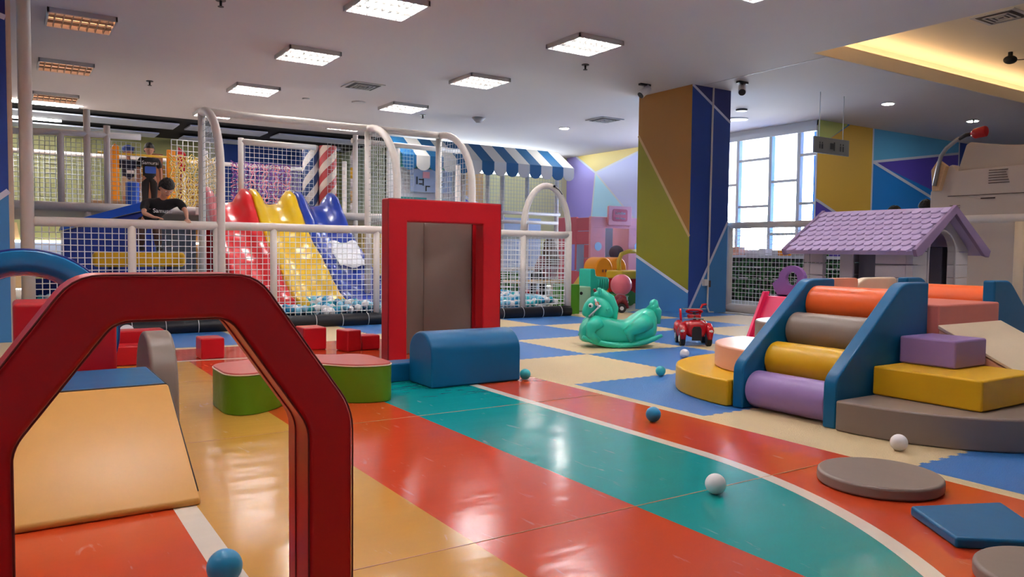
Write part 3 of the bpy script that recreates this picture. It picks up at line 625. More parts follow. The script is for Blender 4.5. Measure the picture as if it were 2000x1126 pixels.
# ------------------------------------------------------------------ toy playhouse with lilac roof
t = thing('playhouse', 'grey plastic playhouse with a lilac scalloped-tile roof behind the foam climber', 'playhouse', (7.0, 4.27, F1))
hx0, hx1, hy0, hy1 = 6.55, 7.46, 3.72, 4.81
def planks(b, ax, f0, f1, a0, a1, z0, z1, h=.118):
    z = z0
    while z < z1 - .01:
        zz = min(z + h - .006, z1)
        if ax == 'x': b.box((f0, a0, z), (f1, a1, zz))
        else: b.box((a0, f0, z), (a1, f1, zz))
        z += h
def wallpart(name, fn, lab=None):
    b = MB().use(M['housew']); fn(b); return b.build(name, t, bevel=.008)
wallpart('side_wall', lambda b: (planks(b, 'x', hx0 + .002, hx0 + .06, 3.782, 4.07, F1, .965), planks(b, 'x', hx0 + .002, hx0 + .06, 4.60, 4.748, F1, .965), b.box((hx0 + .012, 3.79, F1), (hx0 + .05, 4.74, .3))))
wallpart('side_wall', lambda b: (planks(b, 'x', hx1 - .06, hx1 - .002, 3.782, 4.748, F1, .965), b.box((hx1 - .05, 3.79, F1), (hx1 - .012, 4.74, .96))))
def gable(y0, y1, door):
    b = MB().use(M['housew']); cx = (hx0 + hx1) / 2
    if door:
        dx0, dx1, zt = 6.79, 7.22, 1.0
        planks(b, 'y', y0, y1, hx0, dx0, F1, .97); planks(b, 'y', y0, y1, dx1, hx1, F1, .97)
        ar = [(cx + (dx1 - dx0) / 2 * math.cos(a), .96 + .18 * math.sin(a)) for a in [PI * i / 12 for i in range(13)]]
        outl = [(hx1, .975), (cx, 1.315), (hx0, .975)]
        # fill between arch and roof line
        top_ = []
        for (x, z) in ar:
            f = abs(x - cx) / (cx - hx0); top_.append((x, 1.315 - f * .34))
        for y in (y0, y1):
            for i in range(12): b.poly([(ar[i][0], y, ar[i][1]), (ar[i + 1][0], y, ar[i + 1][1]), (top_[i + 1][0], y, top_[i + 1][1]), (top_[i][0], y, top_[i][1])])
            b.poly([(hx1, y, .97), (top_[0][0], y, top_[0][1]), (ar[0][0], y, .96)]); b.poly([(hx0, y, .97), (top_[-1][0], y, top_[-1][1]), (ar[-1][0], y, .96)])
        for i in range(12): b.quad((ar[i][0], y0, ar[i][1]), (ar[i + 1][0], y0, ar[i + 1][1]), (ar[i + 1][0], y1, ar[i + 1][1]), (ar[i][0], y1, ar[i][1]))
    else:
        planks(b, 'y', y0, y1, hx0, hx1, F1, .97); b.prism([(hx0, .97), (hx1, .97), (cx, 1.315)], 'y', y0, y1)
    return b.build('gable_wall', t)
gable(3.72, 3.78, True); gable(4.75, 4.81, True)
ar = [(7.005 + .225 * math.cos(a), .95 + .19 * math.sin(a)) for a in [PI * i / 12 for i in range(13)]]
MB().use(M['housew']).tube([(7.23, 3.715, .3)] + [(x, 3.715, z) for x, z in ar] + [(6.78, 3.715, .3)], .011, 8).build('arch_trim', t)
MB().use(M['housed']).box((7.28, 3.86, F1), (7.38, 4.70, 1.0)).build('inner_panel', t, bevel=.01, label='dark grey inner wall')
MB().use(M['housew']).box((6.62, 4.33, F1), (6.65, 4.47, .93)).build('door', t, bevel=.008, label='pale grey open door')
MB().use(M['housew']).box((6.84, 3.84, F1), (7.02, 3.88, .93)).build('door', t, bevel=.008)
# roof
def roofside(sx):
    b = MB().use(M['lilac']); cx = (hx0 + hx1) / 2; ey0, ey1 = 3.62, 4.93
    rid = V((cx, 0, 1.345)); eav = V((cx + sx * .60, 0, .955)); d = (eav - rid); nrm = V((-d.z * sx, 0, d.x * sx)).normalized() ; nrm = nrm if nrm.z > 0 else -nrm
    b.prism([(rid.x, rid.z), (eav.x, eav.z), (eav.x - sx * .015, eav.z - .035), (rid.x, rid.z - .05)], 'y', ey0, ey1)
    rows, cols = 8, 15; w = (ey1 - ey0) / cols
    for r in range(rows):
        f0, f1 = r / rows, (r + 1.25) / rows
        if f1 > 1.03: f1 = 1.03
        for c in range(-1, cols + 1):
            yc = ey0 + (c + .5 + (.5 if r % 2 else 0)) * w
            a, e = yc - w * .5, yc + w * .5
            if a < ey0 - .02 or e > ey1 + .02: continue
            P0 = rid + d * f0; P1 = rid + d * (f1 - .055); P2 = rid + d * f1
            lift0, lift1 = nrm * .003, nrm * .016
            v0 = [P0 + lift0 + V((0, a, 0)), P0 + lift0 + V((0, e, 0))]
            low = [P1 + lift1 + V((0, e - .002, 0)), P1 + d * .03 + lift1 + V((0, e - w * .12, 0)), P2 + lift1 + V((0, yc + w * .22, 0)), P2 + lift1 + V((0, yc - w * .22, 0)), P1 + d * .03 + lift1 + V((0, a + w * .12, 0)), P1 + lift1 + V((0, a + .002, 0))]
            b.poly(v0 + low)
            lw = [p - nrm * .014 for p in low]
            for i in range(5): b.quad(low[i], low[i + 1], lw[i + 1], lw[i])
    return b.build('roof_slope', t)
roofside(-1); roofside(1)
cx = (hx0 + hx1) / 2
for yy in (3.60, 4.915):
    b = MB().use(mat('roof edge plastic', (132, 108, 142), .5)); b.prism([(cx, 1.365), (cx + .63, .965), (cx + .60, .905), (cx + .52, .92), (cx, 1.285), (cx - .52, .92), (cx - .60, .905), (cx - .63, .965)][::-1], 'y', yy, yy + .035)
    b.build('roof_edge', t, bevel=.006, label='darker purple roof edge')

# small toddler slide
t = thing('toddler_slide', 'small purple and magenta toddler slide between the climber and the netted fence', 'slide', (5.6, 4.4, F1))
b = MB().use(M['lilacd']); n = 24; cy_, cz_ = 4.40, .70
hole = [(cy_ + .062 * math.cos(a), cz_ + .062 * math.sin(a)) for a in [2 * PI * i / n for i in range(n)]]
hump = [(cy_ + .135 * math.cos(a), cz_ + .115 * math.sin(a)) if math.sin(a) >= -.01 else (cy_ + .21 * math.cos(a), cz_ + .20 * math.sin(a)) for a in [2 * PI * i / n for i in range(n)]]
for xx in (5.82, 5.86):
    for i in range(n): j = (i + 1) % n; b.poly([(xx, *hole[i]), (xx, *hole[j]), (xx, *hump[j]), (xx, *hump[i])])
for ring in (hole, hump):
    for i in range(n): j = (i + 1) % n; b.quad((5.82, *ring[i]), (5.82, *ring[j]), (5.86, *ring[j]), (5.86, *ring[i]))
b.prism([(4.18, F1), (4.62, F1), (4.60, .5), (4.55, .56), (4.25, .56), (4.20, .5)], 'x', 5.82, 5.86)
b.build('header_panel', t, bevel=.006)
MB().use(M['magenta']).prism([(5.40, F1), (5.40, .05), (5.50, .10), (5.72, .54), (5.81, .54), (5.81, .50), (5.73, .50), (5.53, .05), (5.51, F1)], 'y', 4.275, 4.595).build('chute', t, bevel=.006)
for y in (4.27, 4.575): MB().use(M['magenta']).prism([(5.38, F1), (5.38, .10), (5.48, .17), (5.69, .58), (5.76, .58), (5.55, .10), (5.5, F1)], 'y', y, y + .03).build('side_rail', t, bevel=.006)

# ------------------------------------------------------------------ rocking horse
t = thing('rocking_horse', 'turquoise plastic rocking horse on the blue and cream tiles', 'rocking horse', (4.9, 5.72, F1))
HM = Matrix.Translation((4.93, 5.66, F1)) @ Matrix.Rotation(math.radians(-31), 4, 'Z')
def hp(x, y, z): return HM @ V((x, y, z))
b = MB().use(M['teal'])
secs = [(-.385, .07, .07, .17), (-.37, .12, .05, .215), (-.31, .15, .035, .27), (-.22, .155, .03, .32), (-.12, .15, .025, .29), (0, .15, .02, .25), (.09, .155, .025, .26), (.16, .165, .035, .33), (.23, .165, .05, .37), (.29, .15, .07, .375), (.335, .12, .10, .34), (.35, .08, .15, .27)]
b.smooth = True; rings = []
for (x, w, z0, z1) in secs:
    ring = []
    for i in range(18):
        a = 2 * PI * i / 18; c, s = math.cos(a), math.sin(a)
        ring.append(hp(x, w * math.copysign(abs(c) ** .55, c), (z0 + z1) / 2 + (z1 - z0) / 2 * math.copysign(abs(s) ** .7, s)))
    rings.append(b.add(ring))
for i in range(len(rings) - 1):
    for j in range(18): b.face([rings[i] + j, rings[i] + (j + 1) % 18, rings[i + 1] + (j + 1) % 18, rings[i + 1] + j])
b.face([rings[0] + j for j in range(18)][::-1]); b.face([rings[-1] + j for j in range(18)])
sub(b.build('body', t))
for s in (-1, 1):
    MB().use(M['teal']).tube([hp(x, s * .15, .026 + .62 * (x + .02) ** 2) for x in [-.375 + .0755 * i for i in range(11)]], [.016, .026, .028, .028, .028, .028, .028, .028, .028, .026, .016], 10).build('rocker', t)
    MB().use(M['teal']).tube([hp(.24, s * .12, .26), hp(.16, s * .165, .21), hp(.06, s * .165, .15), hp(.10, s * .16, .07)], [.085, .075, .055, .03], 12).build('leg', t)
    MB().use(M['teal']).tube([hp(-.22, s * .12, .25), hp(-.29, s * .155, .2), hp(-.30, s * .16, .13), hp(-.22, s * .16, .06)], [.07, .06, .045, .03], 12).build('leg', t)
hd = sub(MB().use(M['teal']).tube([hp(-.15, 0, .25), hp(-.155, 0, .35), hp(-.19, 0, .425), hp(-.245, 0, .43), hp(-.29, 0, .37), hp(-.32, 0, .31), hp(-.33, 0, .28)], [.115, .10, .085, .08, .068, .055, .035], 16).build('head', t))
MB().use(M['teal']).tube([hp(-.055, 0, .25), hp(-.06, 0, .36), hp(-.10, 0, .45), hp(-.18, 0, .505), hp(-.25, 0, .495)], [.03, .05, .055, .05, .02], 12).build('mane', t)
for s in (-1, 1):
    MB().use(M['eyew']).ball(hp(-.288, s * .063, .395), .024, 12, 8).build('eye', hd); MB().use(M['eyeb']).ball(hp(-.297, s * .079, .392), .012, 10, 6).build('pupil', hd)
    MB().use(M['print']).tube([hp(-.20, s * .095, .40), hp(-.255, s * .083, .34), hp(-.305, s * .062, .29)], .009, 6).tube([hp(-.255, s * .083, .46), hp(-.215, s * .095, .375)], .009, 6).build('bridle', hd, label='white painted bridle')
MB().use(M['peach']).tube([hp(-.232, -.086, .415), hp(-.232, -.096, .415)], .02, 16).build('mark', hd)
for s in (-1, 1): MB().use(M['teal']).ball(hp(-.20, s * .045, .53), .028, 10, 8, sc=(.7, .5, 1.2)).build('ear', hd)
MB().use(M['teal']).tube([hp(.29, 0, .34), hp(.335, 0, .39), hp(.325, 0, .43), hp(.315, 0, .45)], [.05, .05, .042, .02], 14).tube([hp(.31, 0, .40), hp(.365, 0, .33), hp(.375, 0, .22)], [.05, .045, .02], 12).build('tail', t)
MB().use(M['teal']).tube([hp(-.13, -.17, .36), hp(-.13, .17, .36)], .016, 10).build('handlebar', t)

# ------------------------------------------------------------------ ride-on cars
def rideon(loc, rot, label, m, steering=True, sc=(1, 1, 1)):
    t = thing('ride_on_car', label, 'toy car', loc); Mx = Matrix.Translation(loc) @ Matrix.Rotation(rot, 4, 'Z') @ Matrix.Diagonal((*sc, 1))
    def q(x, y, z): return Mx @ V((x, y, z))
    b = MB().use(m); b.smooth = True; rings = []     # +x is the nose
    for (x, w, z0, z1) in ((.30, .05, .12, .20), (.29, .085, .09, .235), (.22, .10, .08, .255), (.12, .10, .09, .26), (.06, .07, .12, .20), (-.06, .07, .12, .19), (-.14, .09, .11, .22), (-.24, .09, .11, .23), (-.30, .05, .14, .20)):
        ring = []
        for i in range(16):
            a = 2 * PI * i / 16; c, s = math.cos(a), math.sin(a); ring.append(q(x, w * math.copysign(abs(c) ** .6, c), (z0 + z1) / 2 + (z1 - z0) / 2 * math.copysign(abs(s) ** .6, s)))
        rings.append(b.add(ring))
    for i in range(len(rings) - 1):
        for j in range(16): b.face([rings[i] + j, rings[i] + (j + 1) % 16, rings[i + 1] + (j + 1) % 16, rings[i + 1] + j])
    b.face([rings[0] + j for j in range(16)][::-1]); b.face([rings[-1] + j for j in range(16)]); sub(b.build('body', t))
    for sx, x in ((1, .19), (-1, -.2)):
        for s in (-1, 1):
            MB().use(m).tube([q(x - .10, s * .125, .06), q(x - .075, s * .125, .14), q(x, s * .12, .185), q(x + .075, s * .125, .15), q(x + .11, s * .125, .07)], [.02, .04, .045, .04, .02], 10).build('mudguard', t)
            w = MB().use(M['tyre']).tube([q(x, s * .10, .07), q(x, s * .15, .07)], .07, 24).build('wheel', t, bevel=.01); MB().use(M['plastic']).tube([q(x, s * .15, .07), q(x, s * .156, .07)], .03, 16).build('hub', w)
    for s in (-1, 1): MB().use(M['plastic']).ball(q(.275, s * .128, .15), .03, 14, 8, sc=(1, 1, 1)).build('headlight', t)
    MB().use(M['black']).prism([(-.045, .06), (.045, .06), (.045, .17), (.03, .195), (-.03, .195), (-.045, .17)], 'x', .292, .302, Mx @ Matrix.Identity(4)).build('grille', t)
    if steering:
        st = MB().use(M['black']).tube([q(.10, 0, .24), q(.06, 0, .32)], .016, 10).build('steering_column', t)
        MB().use(m).tube([q(.06 + .04 * math.cos(a) * .5, .075 * math.sin(a), .33 + .015 * math.cos(a)) for a in [2 * PI * i / 20 for i in range(20)]], .011, 8, closed=True).build('steering_wheel', t)
        MB().use(m).box((-.03, -.06, .26), (.10, .06, .30), Mx).build('dashboard', t, bevel=.012)
        MB().use(m).tube([q(-.26, .09, .2), q(-.27, .10, .34), q(-.29, .12, .38), q(-.29, .16, .385)], .012, 8).build('push_handle', t); MB().use(m).tube([q(-.26, -.09, .2), q(-.27, -.10, .34)], .012, 8).build('push_handle', t)
        MB().use(M['metal']).box((.05, -.11, .352), (.075, .11, .36), Mx).build('windscreen_bar', t)
        MB().use(M['metal']).tube([q(.20, -.07, .265), q(.27, 0, .275), q(.20, .07, .265)], .006, 6).build('chrome_strip', t)
    return t
rideon((5.70, 5.44, F1), math.atan2(-.80, -.60), 'bright red ride-on toy car facing the camera right of the rocking horse', M['redpl'], sc=(.72, 1.02, 1.0))
t = rideon((7.58, 8.94, 0), -.5, 'dark red ride-on toy car behind the rocking horse', M['darkredpl'], False, sc=(.85, .9, 1.15))
MB().use(M['darkredpl']).tube([(7.46, 9.02, .20), (7.38, 9.06, .36)], .02, 8).build('stalk', t); MB().use(M['greenpl']).box((7.5, 8.87, .25), (7.68, 9.0, .285)).build('seat', t, bevel=.02, label='dark green seat')
# teal toy roof standing on top of it, yellow climber, pink ball, red wagon, green boxes
t = thing('toy_car', 'small turquoise plastic toy with a bumpy top by the pink playhouse', 'toy', (8.200, 9.9, 0))
MB().use(M['teal']).prism(rounded([(7.900, .30), (8.280, .28), (8.280, .50), (8.020, .52), (8.000, .64), (7.900, .64)], .03), 'y', 9.8, 10.1).build('body', t, bevel=.015)
b = MB().use(M['teal'])
for i in range(5): b.tube([(8.06 + .05 * i, 9.79, .32), (8.06 + .05 * i, 9.79, .47)], .016, 8)
b.build('ribs', t); MB().use(M['teal']).box((7.960, 9.86, 0), (8.220, 10.04, .3)).build('base', t, bevel=.02)
t = thing('toy_climber', 'yellow-orange plastic toy climber with two rounded humps behind the pink ball', 'toy', (9.3, 11.0, 0))
for (dx, dy, r) in ((0, 0, .30), (.42, .1, .26)):
    outl = [(8.62 + dx, 0), (8.72 + dx, .45)] + [(8.98 + dx + .2 * math.cos(a), .62 + .2 * math.sin(a)) for a in [PI - PI * i / 12 for i in range(13)]] + [(9.22 + dx, .4), (9.3 + dx, 0)]
    p_ = MB().use(M['orangepl']).prism(outl, 'y', 10.75 + dy, 11.1 + dy).build('hump', t, bevel=.03)
    MB().use(M['woodd']).box((8.93 + dx, 10.735 + dy, .55), (8.96 + dx, 10.75 + dy, .60)).box((9.0 + dx, 10.735 + dy, .55), (9.03 + dx, 10.75 + dy, .60)).build('slots', p_)
MB().use(M['yellowpl']).prism(rounded([(8.45, 0), (8.5, .3), (8.68, .5), (8.8, .5), (8.8, 0)], .04), 'y', 10.76, 11.08).build('step', t, bevel=.02)
o = MB().use(M['pinkball']).ball((8.40, 9.62, .38), .175, 32, 20).build('play_ball'); origin(o, (8.40, 9.62, .205)); tag(o, 'big pink ball resting on the grey stool in front of the yellow toy climber', 'ball')
o = MB().use(M['mint']).tube([(8.40, 9.62, 0), (8.40, 9.62, .18), (8.40, 9.62, .204)], [.13, .11, .13], 20).build('stool', bevel=.008); origin(o, (8.40, 9.62, 0)); tag(o, 'low mint plastic stool under the big pink ball', 'stool')
t = thing('toy_wagon', 'red and yellow toy wagon with a curved yellow handle half hidden by the pillar', 'toy', (9.2, 10.2, 0))
MB().use(M['redpl']).prism(rounded([(8.78, .22), (9.5, .22), (9.56, .46), (8.74, .46)], .03), 'y', 10.0, 10.4).build('tub', t, bevel=.02); MB().use(M['yellowpl']).box((8.74, 9.98, .46), (9.58, 10.42, .60)).build('top_panel', t, bevel=.03)
MB().use(M['yellowpl']).tube([(8.86, 10.2, .55), (8.84, 10.2, .76), (8.9, 10.2, .88), (9.05, 10.2, .93), (9.3, 10.2, .93)], .038, 12).build('handle', t)
for x in (8.92, 9.4):
    for y in (10.0, 10.4): MB().use(M['greenpl']).tube([(x, y - .03, .13), (x, y + .03, .13)], .13, 24).build('wheel', t, bevel=.012)
o = MB().use(M['greenpl']).box((6.79, 8.92, F1 - .02), (7.0, 9.3, .44)).build('green_box', bevel=.012); origin(o, (7.0, 9.0, 0)); o.data.materials[0] = vinyl('vinyl leaf green', (74, 140, 34)); tag(o, 'green foam box at the right end of the netted enclosure', 'foam block')
t = thing('toy_chest', 'pale mint plastic chest with a round dark knob behind the green box', 'toy chest', (7.4, 9.5, 0))
MB().use(M['mint']).box((7.22, 9.35, 0), (7.56, 9.62, .38)).build('body', t, bevel=.02); MB().use(M['tyre']).ball((7.36, 9.345, .28), .025, 12, 8).build('knob', t)

# ------------------------------------------------------------------ pink playhouse
t = thing('playhouse', 'pink plastic playhouse with a sign over its open door beside the painted pillar', 'playhouse', (10.2, 12.3, 0))
qx0, qx1, qy0, qy1, qz = 9.5, 10.95, 11.8, 12.85, 1.60
b = MB().use(M['pinkpl']).box((qx0, qy0, 0), (9.88, qy0 + .06, qz)).box((10.48, qy0, 0), (qx1, qy0 + .06, qz)).box((9.88, qy0, 1.40), (10.48, qy0 + .06, qz))
b.build('front_wall', t, bevel=.012)
b = MB().use(M['pinkd'])  # side turned from the window, its shade put into a deeper pink
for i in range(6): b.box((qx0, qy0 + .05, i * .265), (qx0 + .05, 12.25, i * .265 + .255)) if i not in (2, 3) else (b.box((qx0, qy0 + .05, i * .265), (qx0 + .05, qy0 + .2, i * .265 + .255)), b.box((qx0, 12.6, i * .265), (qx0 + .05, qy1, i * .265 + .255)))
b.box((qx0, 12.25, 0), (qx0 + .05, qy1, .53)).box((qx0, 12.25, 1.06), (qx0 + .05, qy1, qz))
b.build('side_wall', t, bevel=.008, label='side wall with its shade painted as darker pink'); MB().use(M['pinkpl']).box((qx1 - .05, qy0 + .06, 0), (qx1, qy1, qz)).build('side_wall', t, bevel=.008)
MB().use(M['bluepl']).box((9.75, 12.55, 0), (10.7, 12.6, 1.5)).build('back_wall', t, label='blue inner back wall').data.materials[0] = P['sky']
MB().use(M['pinkd']).box((qx0 - .015, 12.23, .55), (qx0 + .0, 12.27, 1.1)).build('shutter', t, bevel=.004)
b = MB().use(M['pinkpl'])
for (x, z) in ((9.69, .45), (9.69, 1.2), (9.69, .2), (10.72, .45), (10.72, 1.0), (10.72, 1.25)): b.box((x - .1, qy0 - .008, z), (x + .1, qy0, z + .012))
b.box((qx0, qy0 - .012, 1.38), (qx1, qy0, 1.41)); b.build('moulding', t, bevel=.003)
MB().use(M['pinkd']).tube([(9.69, qy0 - .01, 1.02), (9.69, qy0 + .005, 1.02)], .085, 24).build('round_window', t).data.materials[0] = P['sky']
MB().use(P['sky']).tube([(10.72, qy0 - .01, 1.02), (10.72, qy0 + .005, 1.02)], .085, 24).build('round_window', t)
sg = MB().use(M['pinkpl']).prism(rounded([(9.90, 1.44), (10.5, 1.44), (10.5, 1.82), (9.90, 1.82)], .03), 'y', qy0 - .06, qy0 - .01).build('sign_board', t, bevel=.008)
MB().use(M['pinkd']).prism(rounded([(10.0, 1.52), (10.38, 1.52), (10.38, 1.76), (10.0, 1.76)], .05), 'y', qy0 - .07, qy0 - .06).build('sign_plate', sg, bevel=.004)
def text(body, name, parent, loc, rot, size, m, depth=.003):
    cu = bpy.data.curves.new(name, 'FONT'); cu.body = body; cu.size = size; cu.extrude = depth; cu.align_x = 'CENTER'; cu.align_y = 'CENTER'
    cu.materials.append(m); o = bpy.data.objects.new(name, cu); C.objects.link(o)
    L0 = LOC.get(parent.name, V((0, 0, 0))) if parent else V((0, 0, 0))
    bpy.context.view_layer.update()
    me = bpy.data.meshes.new_from_object(o.evaluated_get(bpy.context.evaluated_depsgraph_get())); bpy.data.objects.remove(o)
    o = bpy.data.objects.new(name, me); C.objects.link(o)
    if parent: o.parent = parent
    o.location = V(loc) - L0; o.rotation_euler = rot; return o
text('London', 'lettering', sg, (10.19, qy0 - .074, 1.68), (PI / 2, 0, 0), .085, M['plastic']); text('Dolls House', 'lettering', sg, (10.19, qy0 - .074, 1.58), (PI / 2, 0, 0), .05, M['plastic'])
# grey chair-like toys inside the doorway
o = MB().use(M['housew']).prism(rounded([(9.92, 0), (10.12, 0), (10.12, .72), (10.06, .86), (9.92, .86)], .04), 'y', 12.2, 12.5).build('toy_chair', bevel=.02); origin(o, (10.0, 12.35, 0)); tag(o, 'grey rounded toy chair back inside the pink playhouse doorway', 'toy')
t = thing('plush_toy', 'grey and white plush toy sitting in the right of the pink playhouse doorway', 'toy', (10.4, 12.2, 0))
MB().use(M['housed']).ball((10.42, 12.15, .55), .2, sc=(.8, .7, 1.3)).build('body', t); MB().use(M['housew']).ball((10.40, 12.02, .62), .13, sc=(.8, .6, 1.3)).build('belly', t); MB().use(M['housed']).ball((10.44, 12.12, .9), .15).build('head', t)
MB().use(M['wood']).box((10.25, 12.0, 0), (10.6, 12.4, .32)).build('seat', t, bevel=.01)

# ------------------------------------------------------------------ netted ball-pit enclosure (front frame)
def net(b, o, u, v, lu, lv, cell=.065, r=.0042, jit=.004, inside=None):
    o = V(o); u = V(u); v = V(v); nu = max(1, round(lu / cell)); nv = max(1, round(lv / cell)); rnd = random.Random(int(o.x * 100) + int(lu * 77))
    ju = [rnd.uniform(-jit, jit) if 0 < i < nu else 0 for i in range(nu + 1)]; jv = [rnd.uniform(-jit, jit) if 0 < i < nv else 0 for i in range(nv + 1)]
    for i in range(nu + 1):
        a = lu * i / nu
        if inside:
            ts = [t for t in [lv * k / 40 for k in range(41)] if inside(a, t)]
            if len(ts) < 2: continue
            b.wire(o + u * (a + ju[i]) + v * ts[0], o + u * (a - ju[i]) + v * ts[-1], r)
        else: b.wire(o + u * (a + ju[i]), o + u * (a - ju[i]) + v * lv, r)
    for i in range(nv + 1):
        a = lv * i / nv
        if inside:
            ts = [t for t in [lu * k / 60 for k in range(61)] if inside(t, a)]
            if len(ts) < 2: continue
            b.wire(o + u * ts[0] + v * (a + jv[i]), o + u * ts[-1] + v * (a - jv[i]), r)
        else: b.wire(o + v * (a + jv[i]), o + u * lu + v * (a - jv[i]), r)
    return b
t = thing('netted_enclosure', 'long white padded rail and net fence with tall arches around the ball pit', 'fence', (3.4, 8.78, 0))
FY, RZ = 8.78, 1.15
MB().use(M['white']).tube([(.18 + i * .27, FY, RZ + .002 * math.sin(i)) for i in range(25)], .046, 16).build('top_rail', t)
MB().use(M['white']).tube([(.175, FY - .02, 0), (.175, FY - .02, 3.4)], .058, 16).build('post', t)
for x in (1.08, 1.91, 2.52, 3.76, 4.02, 5.08, 5.9): MB().use(M['white']).tube([(x, FY, .02), (x, FY, RZ)], .04, 14).build('post', t)
MB().use(M['white']).tube([(6.67, FY, 0), (6.67, FY, 1.2)], .05, 14).build('post', t)
px_ = [.23, 1.08, 1.91, 2.52, 3.76, 4.02, 5.08, 5.9, 6.67]
for i in range(8): net(MB().use(M['net']), (px_[i], FY, .12), (1, 0, 0), (0, 0, 1), px_[i + 1] - px_[i], RZ - .16, .062, .0044).build('net_panel', t)
b = MB().use(M['darkpad']).tube([(.28 + .32 * i, FY - .03 + .004 * math.sin(i * 2), .075) for i in range(21)], .078, 14)
b.build('base_pad', t, label='black padded kerb roll'); 
for i in range(20): MB().use(M['plastic']).tube([(.42 + .32 * i + .0 * j, FY - .03 + .083 * math.cos(a), .078 + .083 * math.sin(a)) for j, a in enumerate([PI * k / 8 for k in range(4, 13)])], .004, 5).build('tie', t)
def arch_yz(x, back=9.66, front=8.76, zt=2.5, zs=1.72):
    pts = [(x, front, .02), (x, front, .9), (x, front, zs)] + [(x, front + (back - front) * (1 - math.cos(a)), zs + (zt - zs) * math.sin(a)) for a in [PI / 2 * k / 10 for k in range(1, 11)]]
    return pts
for x, bk in ((1.95, 9.7), (4.02, 9.68), (5.08, 9.7)):
    MB().use(M['white']).tube(arch_yz(x), .046, 14).build('arch_tube', t); MB().use(M['white']).tube([(x, bk, 0), (x, bk, 2.5)], .042, 12).build('post', t)
    n_ = net(MB().use(M['netdark']), (x, 8.8, 1.2), (0, 1, 0), (0, 0, 1), .85, 1.22, .07, .003, inside=lambda a, z: a / .78 >= 1 - math.sqrt(max(0, 1 - max(0, (z - .5) / .78) ** 2)) ); n_.build('net_panel', t)
MB().use(M['white']).tube([(1.93 + .265 * i, 9.66, 2.5 + .004 * math.sin(i * 1.7)) for i in range(13)], .046, 14).build('top_beam', t)
MB().use(M['white']).tube([(5.90 + .385 + .385 * -math.cos(a), FY, 1.2 + .62 * math.sin(a)) for a in [PI * k / 20 for k in range(21)]], .042, 14).build('arch_tube', t)
MB().use(M['black']).tube([(6.40, FY - .045, 1.80), (6.46, FY - .045, 1.77), (6.52, FY - .04, 1.71)], .006, 6).ball((6.38, FY - .045, 1.815), .018, 10, 6).build('cable_tie', t)
MB().use(M['white']).tube([(6.67, 8.8, 1.15), (6.67, 12.0, 1.15)], .045, 12).build('top_rail', t); MB().use(M['white']).tube([(6.67, 12.0, 0), (6.67, 12.0, 2.4)], .045, 12).build('post', t)
net(MB().use(M['net']), (6.67, 8.85, .1), (0, 1, 0), (0, 0, 1), 3.1, 1.0, .08).build('net_panel', t)
# ball pit
t2 = struct(MB().use(M['navy']).box((.25, 11.4, -.01), (6.62, 11.5, .5)).box((.15, 8.86, -.01), (.25, 11.5, .3)).build('pit_border'))
balls = []; rr = .042
protos = {}
rnd = random.Random(3)
def heap(x, y): return .155 + .05 * math.sin(x * 2.3) + .05 * min(1, max(0, (y - 8.9))) + .03 * math.sin(x * 7 + y * 5)
spots = []
yy = 8.90
while yy < 11.35:
    xx = .33 + rnd.uniform(0, .03)
    while xx < 6.58:
        spots.append((xx, yy)); xx += .083
    yy += .078
def visible(x, y):   # where the picture sees into the pit
    px = 1000 + FPX * (V((x, y, -.7)) @ R3)[0] / (V((x, y, -.7)) @ R3)[2]
    return px
near = []; far = []
for (x, y) in spots:
    px = visible(x, y)
    (near if ((532 < px < 738) or (982 < px < 1108) or (62 < px < 118)) else far).append((x, y))
near.sort(key=lambda s: s[1]); extra = near[300:]; near = near[:300]
names_ = {'ballw': 'white', 'ballb': 'blue', 'ballt': 'turquoise', 'balll': 'pale blue'}
for (x, y) in near:
    c = rnd.choices(['ballw', 'ballb', 'ballt', 'balll'], [5, 2, 2, 2.2])[0]
    if c not in protos:
        o = MB().use(M[c]).ball((0, 0, 0), rr, 16, 10).build('play_ball'); protos[c] = o
    else:
        o = protos[c].copy(); C.objects.link(o)
    o.location = (x + rnd.uniform(-.014, .014), y + rnd.uniform(-.012, .012), heap(x, y) + rnd.uniform(-.012, .03))
    tag(o, names_[c] + ' play ball among the heap in the netted ball pit', 'ball', names_[c] + ' balls in the ball pit')
b = {c: MB().use(M[c]) for c in names_}
b = MB()
for (x, y) in far + extra:
    c = rnd.choices(['ballw', 'ballb', 'ballt', 'balll'], [5, 2, 2, 2.2])[0]
    b.use(M[c]).ball((x, y, heap(x, y) + rnd.uniform(-.01, .02)), rr, 8, 6)
tag(b.build('ball_heap', fix=False), 'the rest of the blue and white play balls filling the netted ball pit', 'balls', kind='stuff')
o = MB().use(M['ballb']).box((.27, 8.88, -.01), (6.6, 11.38, .10)).build('ball_heap_base'); o['kind'] = 'stuff'; tag(o, 'lower layer of play balls in the ball pit', 'balls')

